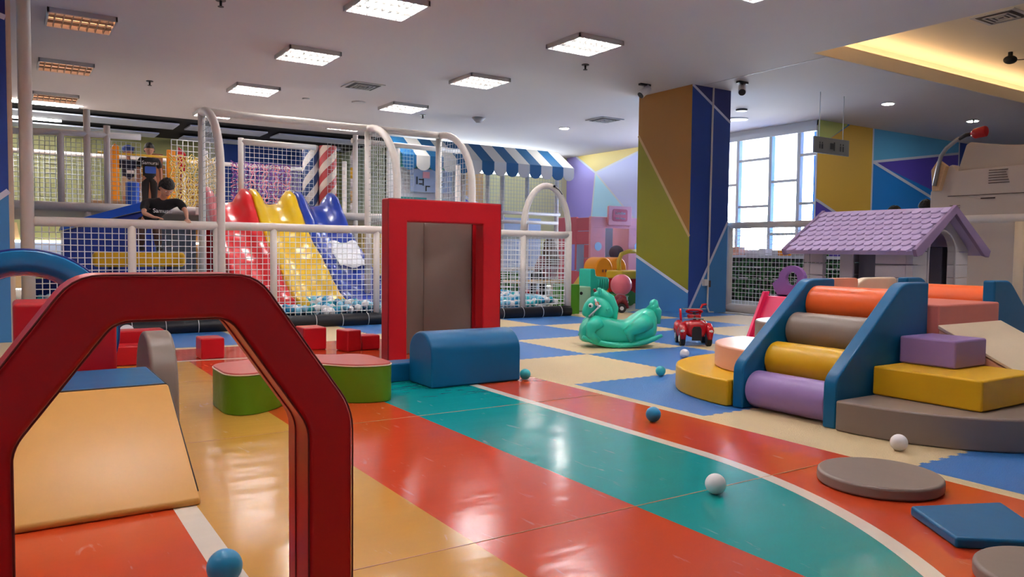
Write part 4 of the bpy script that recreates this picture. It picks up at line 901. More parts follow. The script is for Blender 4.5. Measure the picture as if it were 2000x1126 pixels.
# ------------------------------------------------------------------ slides
SY1, SY0 = 11.75, 9.35
def slide(x0, x1, m, label, dip):
    t = thing('wave_slide', label, 'slide', ((x0 + x1) / 2, 10.6, 0), 'wave slides into the ball pit')
    def zc(s):     # s 0 top .. 1 bottom ; gentle wave
        base = [(0, 1.56), (.06, 1.58), (.14, 1.52), (.25, 1.34), (.38, 1.10), (.50, .90), (.60, .78), (.70, .62), (.82, .42), (.92, .28), (1, .22)]
        for i in range(len(base) - 1):
            if s <= base[i + 1][0]:
                f = (s - base[i][0]) / (base[i + 1][0] - base[i][0]); f = f * f * (3 - 2 * f) * .5 + f * .5
                return base[i][1] + (base[i + 1][1] - base[i][1]) * f
        return .22
    N = 40; b = MB().use(m); b.smooth = True; rows = []
    for i in range(N + 1):
        s = i / N; y = SY1 + (SY0 - SY1) * s; z = zc(s)
        lip = .08 + .13 * math.exp(-((s - .10) / .17) ** 2) - .19 * max(0, 1 - s / .08) ** 2
        prof = [(x0, z - .06), (x0, z + lip - .025), (x0 + .03, z + lip - .002), (x0 + .10, z + lip - .01), (x0 + .155, z + lip * .55), (x0 + .20, z), ((x0 + x1) / 2, z - .02), (x1 - .20, z), (x1 - .155, z + lip * .55), (x1 - .10, z + lip - .01), (x1 - .03, z + lip - .002), (x1, z + lip - .025), (x1, z - .06), ((x0 + x1) / 2, z - .09)]
        rows.append(b.add([(p[0], y, p[1]) for p in prof]))
    n = 14
    for i in range(N):
        for j in range(n): b.face([rows[i] + j, rows[i] + (j + 1) % n, rows[i + 1] + (j + 1) % n, rows[i + 1] + j])
    b.face([rows[0] + j for j in range(n)]); b.face([rows[-1] + j for j in range(n)][::-1]); b.build('bed', t)
    MB().use(m).box((x0 + .03, SY1 - .02, 0), (x1 - .03, SY1 + .1, 1.46)).build('support', t)
    return t
slide(2.32, 2.955, M['slidered'], 'glossy red wave slide, left of the three into the ball pit', 0); slide(2.965, 3.60, M['slideyel'], 'glossy yellow wave slide between the red and blue ones', 0)
tb = slide(3.61, 4.25, M['slideblue'], 'glossy blue wave slide with a crumpled white poster, right of the three', 0)
pp = MB().use(M['paper']); pp.smooth = True; gN = 9; rows = []
def zc2(y): 
    s = (SY1 - y) / (SY1 - SY0); return 1.56 - 1.42 * s + .10
for i in range(gN + 1):
    row = []
    for j in range(gN + 1):
        u, v = i / gN, j / gN; y = 10.40 - .36 * u; x = 3.74 + .40 * v
        row.append((x + .02 * math.sin(u * 9) + .03 * u, y, 1.01 - .27 * u * 1.25 + .02 * math.sin(v * 9 + u * 13) + .012 * rnd.random() - (.06 if False else 0)))
    rows.append(pp.add(row))
for i in range(gN):
    for j in range(gN): pp.face([rows[i] + j, rows[i] + j + 1, rows[i + 1] + j + 1, rows[i + 1] + j])
o = pp.build('poster'); md = o.modifiers.new('thick', 'SOLIDIFY'); md.thickness = .003; tag(o, 'crumpled white printed film stuck on the blue wave slide', 'poster')

# ------------------------------------------------------------------ rear climbing frame
t = thing('climbing_frame', 'two-storey white padded climbing frame with nets behind the ball pit', 'play frame', (3, 13.5, 0))
def tb_(pts, r=.042, name='post', m='white'): return MB().use(M[m]).tube(pts, r, 12).build(name, t)
MB().use(M['white']).box((-.6, 12.0, 1.38), (5.9, 16.6, 1.5)).build('deck', t, bevel=.02)
for x, z0, z1 in ((.63, 1.5, 2.44), (.94, 0, 2.75), (1.18, 1.5, 2.56), (2.96, 1.5, 2.55), (4.76, 0, 2.75), (5.5, 0, 2.6), (-.1, 0, 2.5)): tb_([(x, 11.98, z0), (x, 11.98, z1)])
for x in (.3, 2.96, 5.5):
    for y in (14.4, 16.5): tb_([(x, y, 0), (x, y, 2.6)])
tb_([(-.5, 11.98, 2.36), (.6, 11.98, 2.42), (1.6, 11.98, 2.44)], .042, 'beam'); tb_([(2.96, 11.98, 2.5), (4.1, 11.98, 2.5)], .042, 'beam'); tb_([(4.7, 11.98, 2.66), (6.9, 12.1, 2.66)], .042, 'beam')
tb_([(-.5, 11.95, 1.44), (2.3, 11.95, 1.44)], .06, 'beam'); tb_([(4.3, 11.95, 1.44), (5.9, 11.95, 1.44)], .06, 'beam'); tb_([(-.5, 16.4, 2.6), (5.8, 16.4, 2.6)], .042, 'beam')
net(MB().use(M['netdark']), (-.4, 11.99, 1.5), (1, 0, 0), (0, 0, 1), 2.0, .86, .06, .0035).build('net_panel', t)
net(MB().use(M['net']), (3.02, 11.99, 1.6), (1, 0, 0), (0, 0, 1), 1.05, .88, .07, .003).build('net_panel', t)
net(MB().use(M['netdark']), (4.3, 11.99, 1.5), (1, 0, 0), (0, 0, 1), 1.5, 1.1, .06, .003).build('net_panel', t)
net(MB().use(M['net']), (2.2, 13.2, 1.5), (1, 0, 0), (0, 0, 1), .74, 1.1, .085, .006).build('net_panel', t)
net(MB().use(M['netdark']), (2.0, 16.4, 1.5), (1, 0, 0), (0, 0, 1), 3.6, 1.1, .09, .005).build('net_panel', t)
net(MB().use(M['netdark']), (-.5, 16.4, 1.5), (1, 0, 0), (0, 0, 1), 2.0, 1.1, .09, .005).build('net_panel', t)
for (x0, x1, y, z, lab, ms) in ((3.15, 4.15, 13.4, 1.55, 'tangled pink and purple rope climbing net behind the yellow slide', ('rope1', 'rope2')), (2.15, 2.95, 13.1, 1.55, 'pale yellow knotted rope net behind the red slide', ('rope3', 'rope3'))):
    b = MB(); nv = 20 if x0 > 3 else 14
    for k in range(nv):
        x = x0 + (x1 - x0) * (k + .5) / nv; b.use(M[ms[(k // 2) % 2]]); b.tube([(x + .022 * math.sin(j * 2.1 + k), y + .03 * math.cos(j + k), z + .06 * j) for j in range(14)], .0095, 5)
    for k in range(13):
        b.use(M[ms[(k // 2) % 2]]); b.tube([(x0 + (x1 - x0) * j / 12, y + .02, z + .04 + .062 * k + (.03 if x0 > 3 else .05) * math.sin(j * 2.3 + k * .7)) for j in range(13)], .0095, 5)
    o = b.build('rope_net'); origin(o, (x0, y, z)); tag(o, lab, 'rope net')
# spiral-striped columns
def spiral(name, c1, c2, turns):
    m = bpy.data.materials.new(name); m.use_nodes = True; nt = m.node_tree; bs = nt.nodes['Principled BSDF']; bs.inputs['Roughness'].default_value = .5
    tc = nt.nodes.new('ShaderNodeTexCoord'); sp = nt.nodes.new('ShaderNodeSeparateXYZ'); nt.links.new(tc.outputs['Object'], sp.inputs[0])
    at = nt.nodes.new('ShaderNodeMath'); at.operation = 'ARCTAN2'; nt.links.new(sp.outputs[1], at.inputs[0]); nt.links.new(sp.outputs[0], at.inputs[1])
    d = nt.nodes.new('ShaderNodeMath'); d.operation = 'MULTIPLY'; d.inputs[1].default_value = -3 / (2 * PI); nt.links.new(at.outputs[0], d.inputs[0])
    z = nt.nodes.new('ShaderNodeMath'); z.operation = 'MULTIPLY_ADD'; z.inputs[1].default_value = turns; nt.links.new(sp.outputs[2], z.inputs[0]); nt.links.new(d.outputs[0], z.inputs[2])
    f = nt.nodes.new('ShaderNodeMath'); f.operation = 'FRACT'; nt.links.new(z.outputs[0], f.inputs[0])
    g_ = nt.nodes.new('ShaderNodeMath'); g_.operation = 'GREATER_THAN'; g_.inputs[1].default_value = .5; nt.links.new(f.outputs[0], g_.inputs[0])
    mx = nt.nodes.new('ShaderNodeMixRGB'); mx.inputs[1].default_value = rgb(c1); mx.inputs[2].default_value = rgb(c2); nt.links.new(g_.outputs[0], mx.inputs[0]); nt.links.new(mx.outputs[0], bs.inputs['Base Color'])
    return m
for (x, y, r, m, lab) in ((4.52, 12.6, .145, spiral('red spiral', (170, 58, 62), (206, 188, 176), 3.4), 'column with red and cream spiral stripes above the blue slide'), (4.26, 12.7, .13, spiral('blue spiral', (30, 60, 110), (214, 206, 200), 3.0), 'column with navy and cream spiral stripes left of the red striped one')):
    o = MB().use(m).tube([(x, y, 1.5), (x, y, 2.62)], r, 28).build('striped_column'); origin(o, (x, y, 1.5)); tag(o, lab, 'column')
b = MB()
for i, k in enumerate(('plastic', 'yellowpl', 'plastic', 'tan_', 'plastic')):
    b.use(M['plastic'] if k == 'plastic' else (M['yellowpl'] if k == 'yellowpl' else P['tan'])); b.tube([(4.98, 12.6, 1.5 + .2 * (4 - i)), (4.98, 12.6, 1.7 + .2 * (4 - i))], .06, 16)
b.use(M['plastic']).tube([(4.98, 12.6, 2.5), (4.98, 12.6, 2.65)], [.05, .01], 16)
o = b.build('banded_column'); origin(o, (4.98, 12.6, 1.5)); tag(o, 'thin white column with yellow bands and a pointed top right of the striped columns', 'column')
# orange doorway of the upper deck
t = thing('play_doorway', 'orange and yellow doorway panels on the upper deck around two children', 'doorway', (2.0, 14.6, 1.5))
MB().use(M['orangepl']).prism(rounded([(1.44, 1.5), (1.62, 1.5), (1.62, 2.60), (1.55, 2.64), (1.44, 2.45)], .02), 'y', 14.6, 14.66).build('side_panel', t, bevel=.01)
MB().use(M['orangepl']).prism(rounded([(2.36, 1.5), (2.5, 1.5), (2.5, 2.6), (2.36, 2.6)], .02), 'y', 14.6, 14.66).build('side_panel', t, bevel=.01)
MB().use(M['yellowpl']).tube([(1.3, 14.62, 2.47), (2.46, 14.62, 2.47)], .02, 10).build('bar', t); MB().use(M['woodd']).box((2.16, 15.4, 1.5), (2.42, 15.44, 2.6)).build('back_panel', t)
o = MB().use(M['redpl']).prism([(2.45, 2.3), (2.58, 2.2), (2.60, 2.5), (2.48, 2.62)], 'y', 14.2, 14.26).build('red_panel', bevel=.01); o.data.transform(Matrix.Identity(4)); origin(o, (2.5, 14.2, 2.3)); tag(o, 'dark red angled panel right of the orange doorway', 'panel')
MB().use(M['darkredpl']).box((2.5, 14.21, 1.5), (2.53, 14.25, 2.31)).build('stand', o)
o = MB().use(M['wood']).box((.95, 12.3, 1.5), (1.5, 12.5, 1.56)).build('wooden_ledge', bevel=.01); origin(o, (1.2, 12.4, 1.5)); tag(o, 'pale wooden ledge on the upper deck left of the blue padded post', 'ledge')
o = MB().use(mat('bright blue pad', (20, 84, 200), .5)).tube([(1.53, 12.3, 1.5), (1.53, 12.3, 1.84)], .09, 20).build('padded_post', bevel=.02); origin(o, (1.53, 12.3, 1.5)); tag(o, 'short bright blue padded post in front of the two children', 'post')
t = thing('inflatable_slide', 'bright blue sloping slide behind the fence left of the leaning boy', 'slide', (1.0, 10.8, 0))
MB().use(M['slideblue']).prism([(.58, 0), (.58, 1.10), (1.50, 1.38), (1.62, 1.34), (1.62, 0)], 'y', 10.9, 11.35).build('body', t, bevel=.03)
MB().use(mat('bright blue', (24, 92, 214), .3)).prism(rounded([(.56, 1.10), (1.50, 1.39), (1.64, 1.35), (1.66, 1.44), (1.5, 1.5), (.6, 1.2)], .02), 'y', 10.86, 11.4).build('slope', t, bevel=.02)
# yellow balance beam
t = thing('balance_beam', 'yellow padded beam on low posts behind the fence under the leaning boy', 'beam', (1.25, 9.22, 0))
MB().use(M['yellow']).prism(rounded([(.76, .70), (1.66, .70), (1.66, .86), (.76, .86)], .05), 'y', 9.14, 9.32).build('body', t, bevel=.04)
for x in (.95, 1.5): MB().use(M['navy']).tube([(x, 9.23, 0), (x, 9.23, .71)], .05, 12).build('post', t)
# striped awning and cafe facade
t = thing('striped_awning', 'blue and white striped awning with a scalloped edge beside the netted arches', 'awning', (7.9, 13.0, 2.6))
b1, b2 = MB().use(mat('awning blue', (0, 84, 132), .6)), MB().use(mat('awning white', (198, 196, 190), .7))
n = 14; xa, xb = 5.95, 9.80; w = (xb - xa) / n
for i in range(n):
    b = b1 if i % 2 == 0 else b2; x0 = xa + w * i; x1 = x0 + w
    b.prism([(13.3, 3.0), (12.75, 2.62), (12.75, 2.60), (13.3, 2.98)], 'x', x0, x1)
    pts = [(x1, 2.62), (x0, 2.62), (x0, 2.46)] + [((x0 + x1) / 2 + w / 2 * math.cos(a), 2.46 + .11 * math.sin(a)) for a in [PI + PI * k / 8 for k in range(1, 8)]] + [(x1, 2.46)]
    b.prism(pts, 'y', 12.74, 12.752)
b1.build('stripe', t, label='blue stripes')['kind'] = 'stuff'; b2.build('stripe', t, label='off-white stripes')['kind'] = 'stuff'
t = thing('play_facade', 'white upper-storey play facade with windows and panels behind the nets under the awning', 'facade', (7.9, 13.4, 0))
MB().use(M['plastic']).box((5.95, 13.3, 1.78), (7.35, 13.4, 2.98)).box((5.95, 13.3, 0), (6.1, 13.4, 1.78)).build('upper_wall', t)
MB().use(P['teal']).box((6.0, 13.28, 2.45), (7.3, 13.3, 2.8)).build('window', t, label='teal window strip'); MB().use(M['pale']).box((6.33, 13.2, 2.0), (7.2, 13.22, 2.42)).build('sign_panel', t)
MB().use(P['teal']).box((6.1, 13.27, 1.82), (6.7, 13.29, 1.9)).build('strip', t)
b = MB().use(M['tyre'])
for (x, z, a, c) in ((6.45, 2.14, .02, .14), (6.5, 2.22, .09, .02), (6.5, 2.14, .07, .02), (6.58, 2.12, .02, .13), (6.64, 2.1, .09, .02), (6.64, 2.02, .02, .1), (6.86, 2.2, .14, .02), (6.86, 2.12, .02, .1), (6.92, 2.14, .08, .02)): b.box((x, 13.19, z), (x + a, 13.2, z + c))
b.build('sign_marks', t, label='dark broken lettering strokes'); MB().use(M['pinkpl']).box((6.58, 13.185, 2.26), (6.72, 13.2, 2.38)).build('sign_mark', t, label='pink mark')
MB().use(M['pale']).box((7.4, 13.9, 0), (9.8, 14.0, 1.62)).build('lower_wall', t, label='pale blue lower wall')
for x in (7.45, 8.0, 8.35, 8.95, 9.7): MB().use(M['white']).tube([(x, 13.2, 0), (x, 13.2, 2.6)], .045, 12).build('post', t)
for z in (.55, 1.5, 1.68): MB().use(M['white']).tube([(6.7, 13.15, z), (9.75, 13.15, z)], .035, 10).build('beam', t)
net(MB().use(M['netdark']), (7.45, 13.1, 1.7), (1, 0, 0), (0, 0, 1), 2.3, .85, .07, .003).build('net_panel', t)
# windows with net boxes low down (dark planting / storage seen through lower nets)
for k, (x0, x1, y, z0, z1, m, lab) in enumerate(((6.75, 8.4, 12.6, 0, .5, 'leaf', 'dark leafy planting low behind the right end of the ball pit'),)):
    o = MB().use(M[m]).box((x0, y, z0), (x1, y + .4, z1)).build('planting', bevel=.03); origin(o, (x0, y, z0)); tag(o, lab, 'plants', kind='stuff')
t = thing('wooden_bench', 'pale wooden bench with splayed legs behind the net, a person sitting on it', 'bench', (8.0, 11.2, 0))
MB().use(M['wood']).box((7.25, 11.0, .36), (8.42, 11.4, .41)).build('seat', t, bevel=.01)
for x in (7.5, 8.2):
    for s in (-1, 1): MB().use(M['wood']).tube([(x + s * .02, 11.2 + s * .1, .37), (x + s * .16, 11.2 + s * .17, 0)], .03, 8).build('leg', t)
o = MB().use(M['slidered']).box((7.9, 11.6, 0), (8.3, 11.9, .2)).build('floor_toy', bevel=.03); origin(o, (8.1, 11.7, 0)); tag(o, 'small orange-red toy box on the floor behind the wooden bench', 'toy')
# lit strips on far wall under the deck
STRIP = mat('light strip', (255, 255, 255), .5, emit=2.2)
t = thing('wall_light', 'long white light strips with a blue panel on the far wall under the deck', 'light', (0, 19.3, 1))
for (x0, x1) in ((-1.5, 1.3), (3.4, 3.9), (4.2, 4.7), (5.0, 5.5)): MB().use(STRIP).box((x0, 19.4, .98), (x1, 19.45, 1.03)).build('tube', t)
MB().use(M['pale']).box((-1.5, 19.42, .6), (1.3, 19.46, .98)).build('panel', t, label='pale blue panel')
for (x0, x1, y, lab, m) in ((1.7, 3.0, 15.5, 'grey-blue padded partition under the deck behind the boy', 'pale'), (5.0, 6.6, 14.5, 'pale yellow padded partition under the deck right of the blue slide', 'tanp')):
    o = MB().use(M['pale'] if m == 'pale' else P['sand']).box((x0, y, 0), (x1, y + .1, 1.37 if m == 'pale' else 1.37)).build('partition', bevel=.01); origin(o, (x0, y, 0)); tag(o, lab, 'partition')

# ------------------------------------------------------------------ right netted fence
t = thing('netted_fence', 'white padded rail and net fence running from the painted pillar behind the playhouse', 'fence', (9.45, 5.5, 0))
MB().use(M['white']).tube([(9.45, 8.32 - i * .35, 1.345) for i in range(19)], .048, 14).build('top_rail', t); MB().use(M['white']).tube([(9.45, 8.45 - i * .5, .07) for i in range(14)], .07, 14).build('base_rail', t)
for y in (8.3, 5.2, 3.4, 2.0): MB().use(M['white']).tube([(9.45, y, .05), (9.45, y, 1.345)], .055, 14).build('post', t)
ps = [8.3, 5.2, 3.4, 2.0]
for i in range(1): net(MB().use(M['net']), (9.45, ps[i + 1], .12), (0, 1, 0), (0, 0, 1), ps[i] - ps[i + 1], 1.2, .068, .0035).build('net_panel', t)
# dark planted shelf behind the fence
t = thing('planted_shelf', 'low dark shelving with green plants under the window, seen through the fence net', 'shelf', (12.2, 9, 0))
MB().use(M['shelf']).box((12.05, 6.6, 0), (12.4, 11.6, .84)).build('body', t, bevel=.01); MB().use(M['mull']).box((12.02, 6.6, .84), (12.44, 11.6, .88)).build('top', t)
for z in (.22, .43, .64): MB().use(M['mull']).box((12.02, 6.6, z), (12.05, 11.6, z + .025)).build('rail', t)
rp = random.Random(5); b = MB().use(M['leaf'])
for i in range(900):
    y = rp.uniform(6.7, 11.5); z = rp.uniform(.05, .80); s = rp.uniform(.03, .08); x = 12.01 - rp.uniform(0, .05)
    a = rp.uniform(0, 6.28); dy, dz = math.cos(a) * s, math.sin(a) * s
    b.poly([(x, y - dy, z - dz), (x - .02, y + dz * .4, z - dy * .4), (x, y + dy, z + dz), (x - .02, y - dz * .4, z + dy * .4)])
b.build('leaves', t, fix=False)['kind'] = 'stuff'
o = MB().use(M['greenpl']).box((12.1, 8.55, .882), (12.35, 8.85, .98)).build('green_box', bevel=.01); origin(o, (12.2, 8.7, .882)); tag(o, 'bright green box on the dark shelving under the window', 'box')
for k, yy in enumerate((9.3, 9.75, 10.4)):
    o = MB().use((M['orangepl'], M['plastic'], M['peach'])[k]).box((12.1, yy, .882), (12.3, yy + .16, .98 + .03 * k)).build('storage_box', bevel=.01); origin(o, (12.2, yy, .882)); tag(o, ('small orange', 'small white', 'small peach')[k] + ' box on the shelf top in front of the window', 'box')
# big beige moulded play tower
t = thing('play_tower', 'tall beige moulded plastic play tower behind the playhouse at the right edge', 'play tower', (9.9, 4.0, 0))
outl = [(5.37, 0), (5.37, 1.72), (5.30, 1.80), (5.22, 1.80), (5.16, 2.02), (5.11, 2.04), (5.06, 1.96), (3.0, 1.99), (3.0, 0)]
MB().use(M['offwhite']).prism(outl, 'x', 9.8, 9.95).build('lower_wall', t, bevel=.012)
upper = [(5.07, 1.96), (4.98, 2.27), (4.93, 2.30)] + [(4.93 - 1.5 * k / 12, 2.30 - .10 * math.sin(PI * k / 12)) for k in range(1, 13)] + [(3.0, 2.32), (3.0, 1.96)]
MB().use(M['beiged']).prism(upper, 'x', 9.85, 9.97).build('upper_wall', t, bevel=.01, label='darker set-back upper wall')
MB().use(M['slit']).box((9.79, 3.2, 1.648), (9.802, 5.15, 1.654)).build('seam', t)
b = MB().use(M['slit'])
for i in range(6): b.box((9.79, 4.50 - .01 * i + (.0 if i else -.03), 1.93 - .03 * i), (9.802, 4.68, 1.937 - .03 * i))
b.build('vent_slots', t); MB().use(M['slit']).box((9.79, 4.60, 1.60), (9.802, 4.76, 1.615)).build('slot', t)
b = MB().use(M['slit'])
for i in range(3): b.box((9.79, 5.0, 1.53 - .03 * i), (9.802, 5.12, 1.536 - .03 * i))
b.build('vent_slots', t)
MB().use(M['wood']).prism([(5.30, 1.72), (5.22, 1.72), (5.14, 2.02), (5.24, 2.10), (5.32, 1.98)], 'x', 9.70, 9.79).build('bracket', t, bevel=.01)
MB().use(M['metal']).tube([(9.68, 5.26, 1.78), (9.68, 5.22, 2.02), (9.68, 5.19, 2.14), (9.68, 5.13, 2.23), (9.68, 5.02, 2.31), (9.68, 4.97, 2.34)], .024, 12).build('pipe', t)
MB().use(M['metald']).tube([(9.68, 4.98, 2.33), (9.68, 4.90, 2.365), (9.68, 4.82, 2.37)], .024, 12).build('flexible_neck', t)
MB().use(M['redpl']).tube([(9.68, 4.84, 2.37), (9.68, 4.80, 2.37), (9.68, 4.68, 2.385), (9.68, 4.67, 2.385)], [.03, .06, .065, .055], 20).build('cone', t, label='red cone lamp')
MB().use(M['cream']).tube([(9.35, 4.12, .0), (9.35, 4.12, 1.3)], .05, 14).build('post', t)

# ------------------------------------------------------------------ people
def skin_obj(name, verts, edges, radii, m, parent, lv=2, root=0):
    me = bpy.data.meshes.new(name); L0 = LOC.get(parent.name, V((0, 0, 0))) if parent else V((0, 0, 0))
    me.from_pydata([tuple(V(v) - L0) for v in verts], edges, []); me.materials.append(m)
    o = bpy.data.objects.new(name, me); C.objects.link(o)
    if parent: o.parent = parent; LOC[o.name] = L0
    md = o.modifiers.new('skin', 'SKIN'); md.use_smooth_shade = True; md.branch_smoothing = .6
    sv = me.skin_vertices[0].data
    for i, r in enumerate(radii):
        sv[i].radius = (r, r) if not isinstance(r, tuple) else r
        sv[i].use_root = (i == root)
    s = o.modifiers.new('sub', 'SUBSURF'); s.levels = lv; s.render_levels = lv
    return o
class SK:
    def __init__(s): s.v = []; s.e = []; s.r = []
    def pt(s, p, r, prev=None):
        s.v.append(V(p)); s.r.append(r); i = len(s.v) - 1
        if prev is not None: s.e.append((prev, i))
        return i
    def chain(s, pts, rs, prev=None):
        for p, r in zip(pts, rs): prev = s.pt(p, r, prev)
        return prev
def lerp(a, b, t): return V(a) * (1 - t) + V(b) * t
def person(name, label, J, k, col, loc, group=None, fingers=True, hair='short', sleeve='short'):
    """J joint dict in world coordinates, k body-size factor (1 = adult)"""
    t = thing(name, label, 'person', loc, group)
    J = {a: V(b) for a, b in J.items()}
    sk = SK(); pel = sk.pt(J['pelvis'], .115 * k)
    sp = sk.pt(lerp(J['pelvis'], J['chest'], .55), .105 * k, pel); ch = sk.pt(J['chest'], .125 * k, sp)
    nk0 = sk.pt(lerp(J['chest'], J['neck'], .75), .07 * k, ch); nk = sk.pt(J['neck'], .05 * k, nk0); sk.pt(lerp(J['neck'], J['head'], .55), .05 * k, nk)
    for s in 'LR':
        sh, el, ha = J['sh' + s], J['el' + s], J['ha' + s]
        a = sk.chain([sh, lerp(sh, el, .5), el, lerp(el, ha, .4), ha], [.052 * k, .045 * k, .036 * k, .034 * k, .024 * k], ch)
        d = (ha - el).normalized(); side = d.cross(V((0, 0, 1))); side = side.normalized() if side.length > .1 else V((1, 0, 0))
        if 'hd' + s in J: d = J['hd' + s].normalized(); side = d.cross(V((0, 0, 1))).normalized()
        palm = sk.pt(ha + d * .05 * k, .026 * k, a)
        if fingers:
            for q, ln in ((-1.5, .058), (-.5, .07), (.5, .066), (1.5, .05)):
                b0 = ha + d * .085 * k + side * q * .019 * k
                f = sk.pt(b0, .0095 * k, palm); f = sk.pt(b0 + d * ln * .5 * k + V((0, 0, -.004)), .0085 * k, f); sk.pt(b0 + d * ln * k + V((0, 0, -.018 * k)), .007 * k, f)
            sgn = 1 if s == 'L' else -1
            f = sk.pt(ha + d * .045 * k + side * sgn * .034 * k, .011 * k, palm); sk.pt(ha + d * .085 * k + side * sgn * .052 * k + V((0, 0, -.01)), .009 * k, f)
        hp_, kn, ft = J['hip' + s], J['kn' + s], J['ft' + s]
        sk.chain([hp_, lerp(hp_, kn, .5), kn, lerp(kn, ft, .35), ft], [.085 * k, .07 * k, .052 * k, .05 * k, .034 * k], pel)
    skin_obj('body', sk.v, sk.e, sk.r, M[col['skin']], t)
    # shirt
    sk = SK(); p0 = sk.pt(lerp(J['pelvis'], J['chest'], -.38), (.17 * k, .15 * k)); a = sk.pt(lerp(J['pelvis'], J['chest'], .5), (.15 * k, .122 * k), p0); c = sk.pt(J['chest'], (.16 * k, .13 * k), a); sk.pt(lerp(J['chest'], J['neck'], .72), .085 * k, c)
    for s in 'LR':
        sh, el, ha = J['sh' + s], J['el' + s], J['ha' + s]
        if sleeve == 'short': sk.chain([sh, lerp(sh, el, .45), lerp(sh, el, .8)], [.075 * k, .068 * k, .066 * k], c)
        else: sk.chain([sh, lerp(sh, el, .5), el, lerp(el, ha, .85)], [.075 * k, .065 * k, .055 * k, .042 * k], c)
    skin_obj('shirt', sk.v, sk.e, sk.r, M[col['shirt']], t)
    sk = SK(); p0 = sk.pt(J['pelvis'], (.15 * k, .125 * k)); sk.pt(lerp(J['pelvis'], J['chest'], .35), (.13 * k, .11 * k), p0)
    for s in 'LR':
        hp_, kn, ft = J['hip' + s], J['kn' + s], J['ft' + s]; e = .92 if col.get('long', True) else .15
        sk.chain([hp_, lerp(hp_, kn, .5), kn, lerp(kn, ft, e)], [.10 * k, .088 * k, .07 * k, .06 * k], p0)
    skin_obj('trousers', sk.v, sk.e, sk.r, M[col['pants']], t)
    for s in 'LR':
        f = J['ft' + s]; fd = J.get('toe', V((0, -1, 0))).normalized()
        MB().use(M[col.get('shoe', 'tyre')]).ball(f + fd * .05 * k + V((0, 0, -.01 * k)), .05 * k, 14, 10, sc=(1, 1, 1), mtx=Matrix.Diagonal((.8 + abs(fd.x), .8 + abs(fd.y), .75))).build('shoe', t)
    # head
    fc = J['face'].normalized(); up0 = J.get('up', V((0, 0, 1))); rt = fc.cross(up0).normalized(); up = rt.cross(fc).normalized()
    B = Matrix((rt, fc, up)).transposed()          # local (right, forward, up)
    hr = .105 * (k ** .45) ; hc = J['head']
    b = MB().use(M[col['skin']]); n0 = len(b.v); b.ball((0, 0, 0), 1, 28, 20)
    vs = []
    for v in b.v:
        x, y, z = v; w = .76 if z > -.1 else .76 * (1 - .38 * min(1, (-z - .1) / .9) ** 1.3); yy = y * (.92 if y > 0 else .95); zz = z * 1.15
        if y > 0 and z < -.1: yy *= 1 - .12 * (-z)
        nose = math.exp(-((x / .13) ** 2 + ((z + .13) / .2) ** 2)) * (.17 if y > 0 else 0)
        brow = math.exp(-(((z - .13) / .09) ** 2)) * .03 * (1 if y > .5 else 0); soc = sum(math.exp(-(((x - e) / .14) ** 2 + ((z - .02) / .1) ** 2)) for e in (-.32, .32)) * (.07 if y > 0 else 0)
        lips = math.exp(-((x / .22) ** 2 + ((z + .48) / .07) ** 2)) * (.04 if y > 0 else 0)
        vs.append(hc + B @ V((x * w, yy + nose + brow - soc + lips, zz)) * hr)
    b.v = [tuple(v) for v in vs]; hd = b.build('head', t, smooth=True)
    for sx in (-1, 1):
        MB().use(M['eyew']).ball(hc + B @ V((sx * .27, .80, .03)) * hr, .085 * hr, 12, 8).build('eye', hd); MB().use(M['eyeb']).ball(hc + B @ V((sx * .27, .845, .01)) * hr, .06 * hr, 10, 6).build('pupil', hd)
        MB().use(M[col['skin']]).ball(hc + B @ V((sx * .78, -.02, -.02)) * hr, .2 * hr, 12, 8, sc=(.5, .6, 1)).build('ear', hd)
    MB().use(M['lip']).ball(hc + B @ V((0, .83, -.55)) * hr, .16 * hr, 12, 8, mtx=B @ Matrix.Diagonal((1.2, .35, .35))).build('mouth', hd)
    # hair cap
    b = MB().use(M[col.get('hair', 'hair')]); b.ball((0, 0, 0), 1, 30, 20); vs = []
    for v in b.v:
        x, y, z = v; ph = math.atan2(x, y)
        lim = .26 if y > .15 else -.35
        f = 1.13 + .035 * math.sin(ph * 9 + z * 6) + .02 * math.sin(ph * 23)
        w = .82
        if z < lim: f = .80
        fz = 1.17; ny = y * .96
        if hair == 'long' and y < .35: w = .95; 
        vs.append(hc + B @ V((x * w * f, ny * f - .03, z * fz * f)) * hr)
    b.v = [tuple(v) for v in vs]; b.build('hair', t, smooth=True)
    if hair == 'long':
        L_ = []
        b = MB().use(M[col.get('hair', 'hair')])
        for i in range(17):
            a = PI * (i / 16) ; ox = math.cos(a) * .95; oy = -math.sin(a) * .85
            base = hc + B @ V((ox * .8, oy * .9, .1)) * hr
            b.tube([base, hc + B @ V((ox * 1.05, oy * 1.25, -1.0)) * hr, hc + B @ V((ox * 1.25, oy * 1.45, -2.2)) * hr, hc + B @ V((ox * 1.0, oy * 1.35, -3.1 - .2 * math.sin(i * 2))) * hr], [.26 * hr, .27 * hr, .24 * hr, .08 * hr], 8)
        b.ball(hc + B @ V((0, -.6, -1.1)) * hr, 1.05 * hr, 16, 10, sc=(.95, .55, 1.4), mtx=B); b.build('hair_lengths', t)
    return t
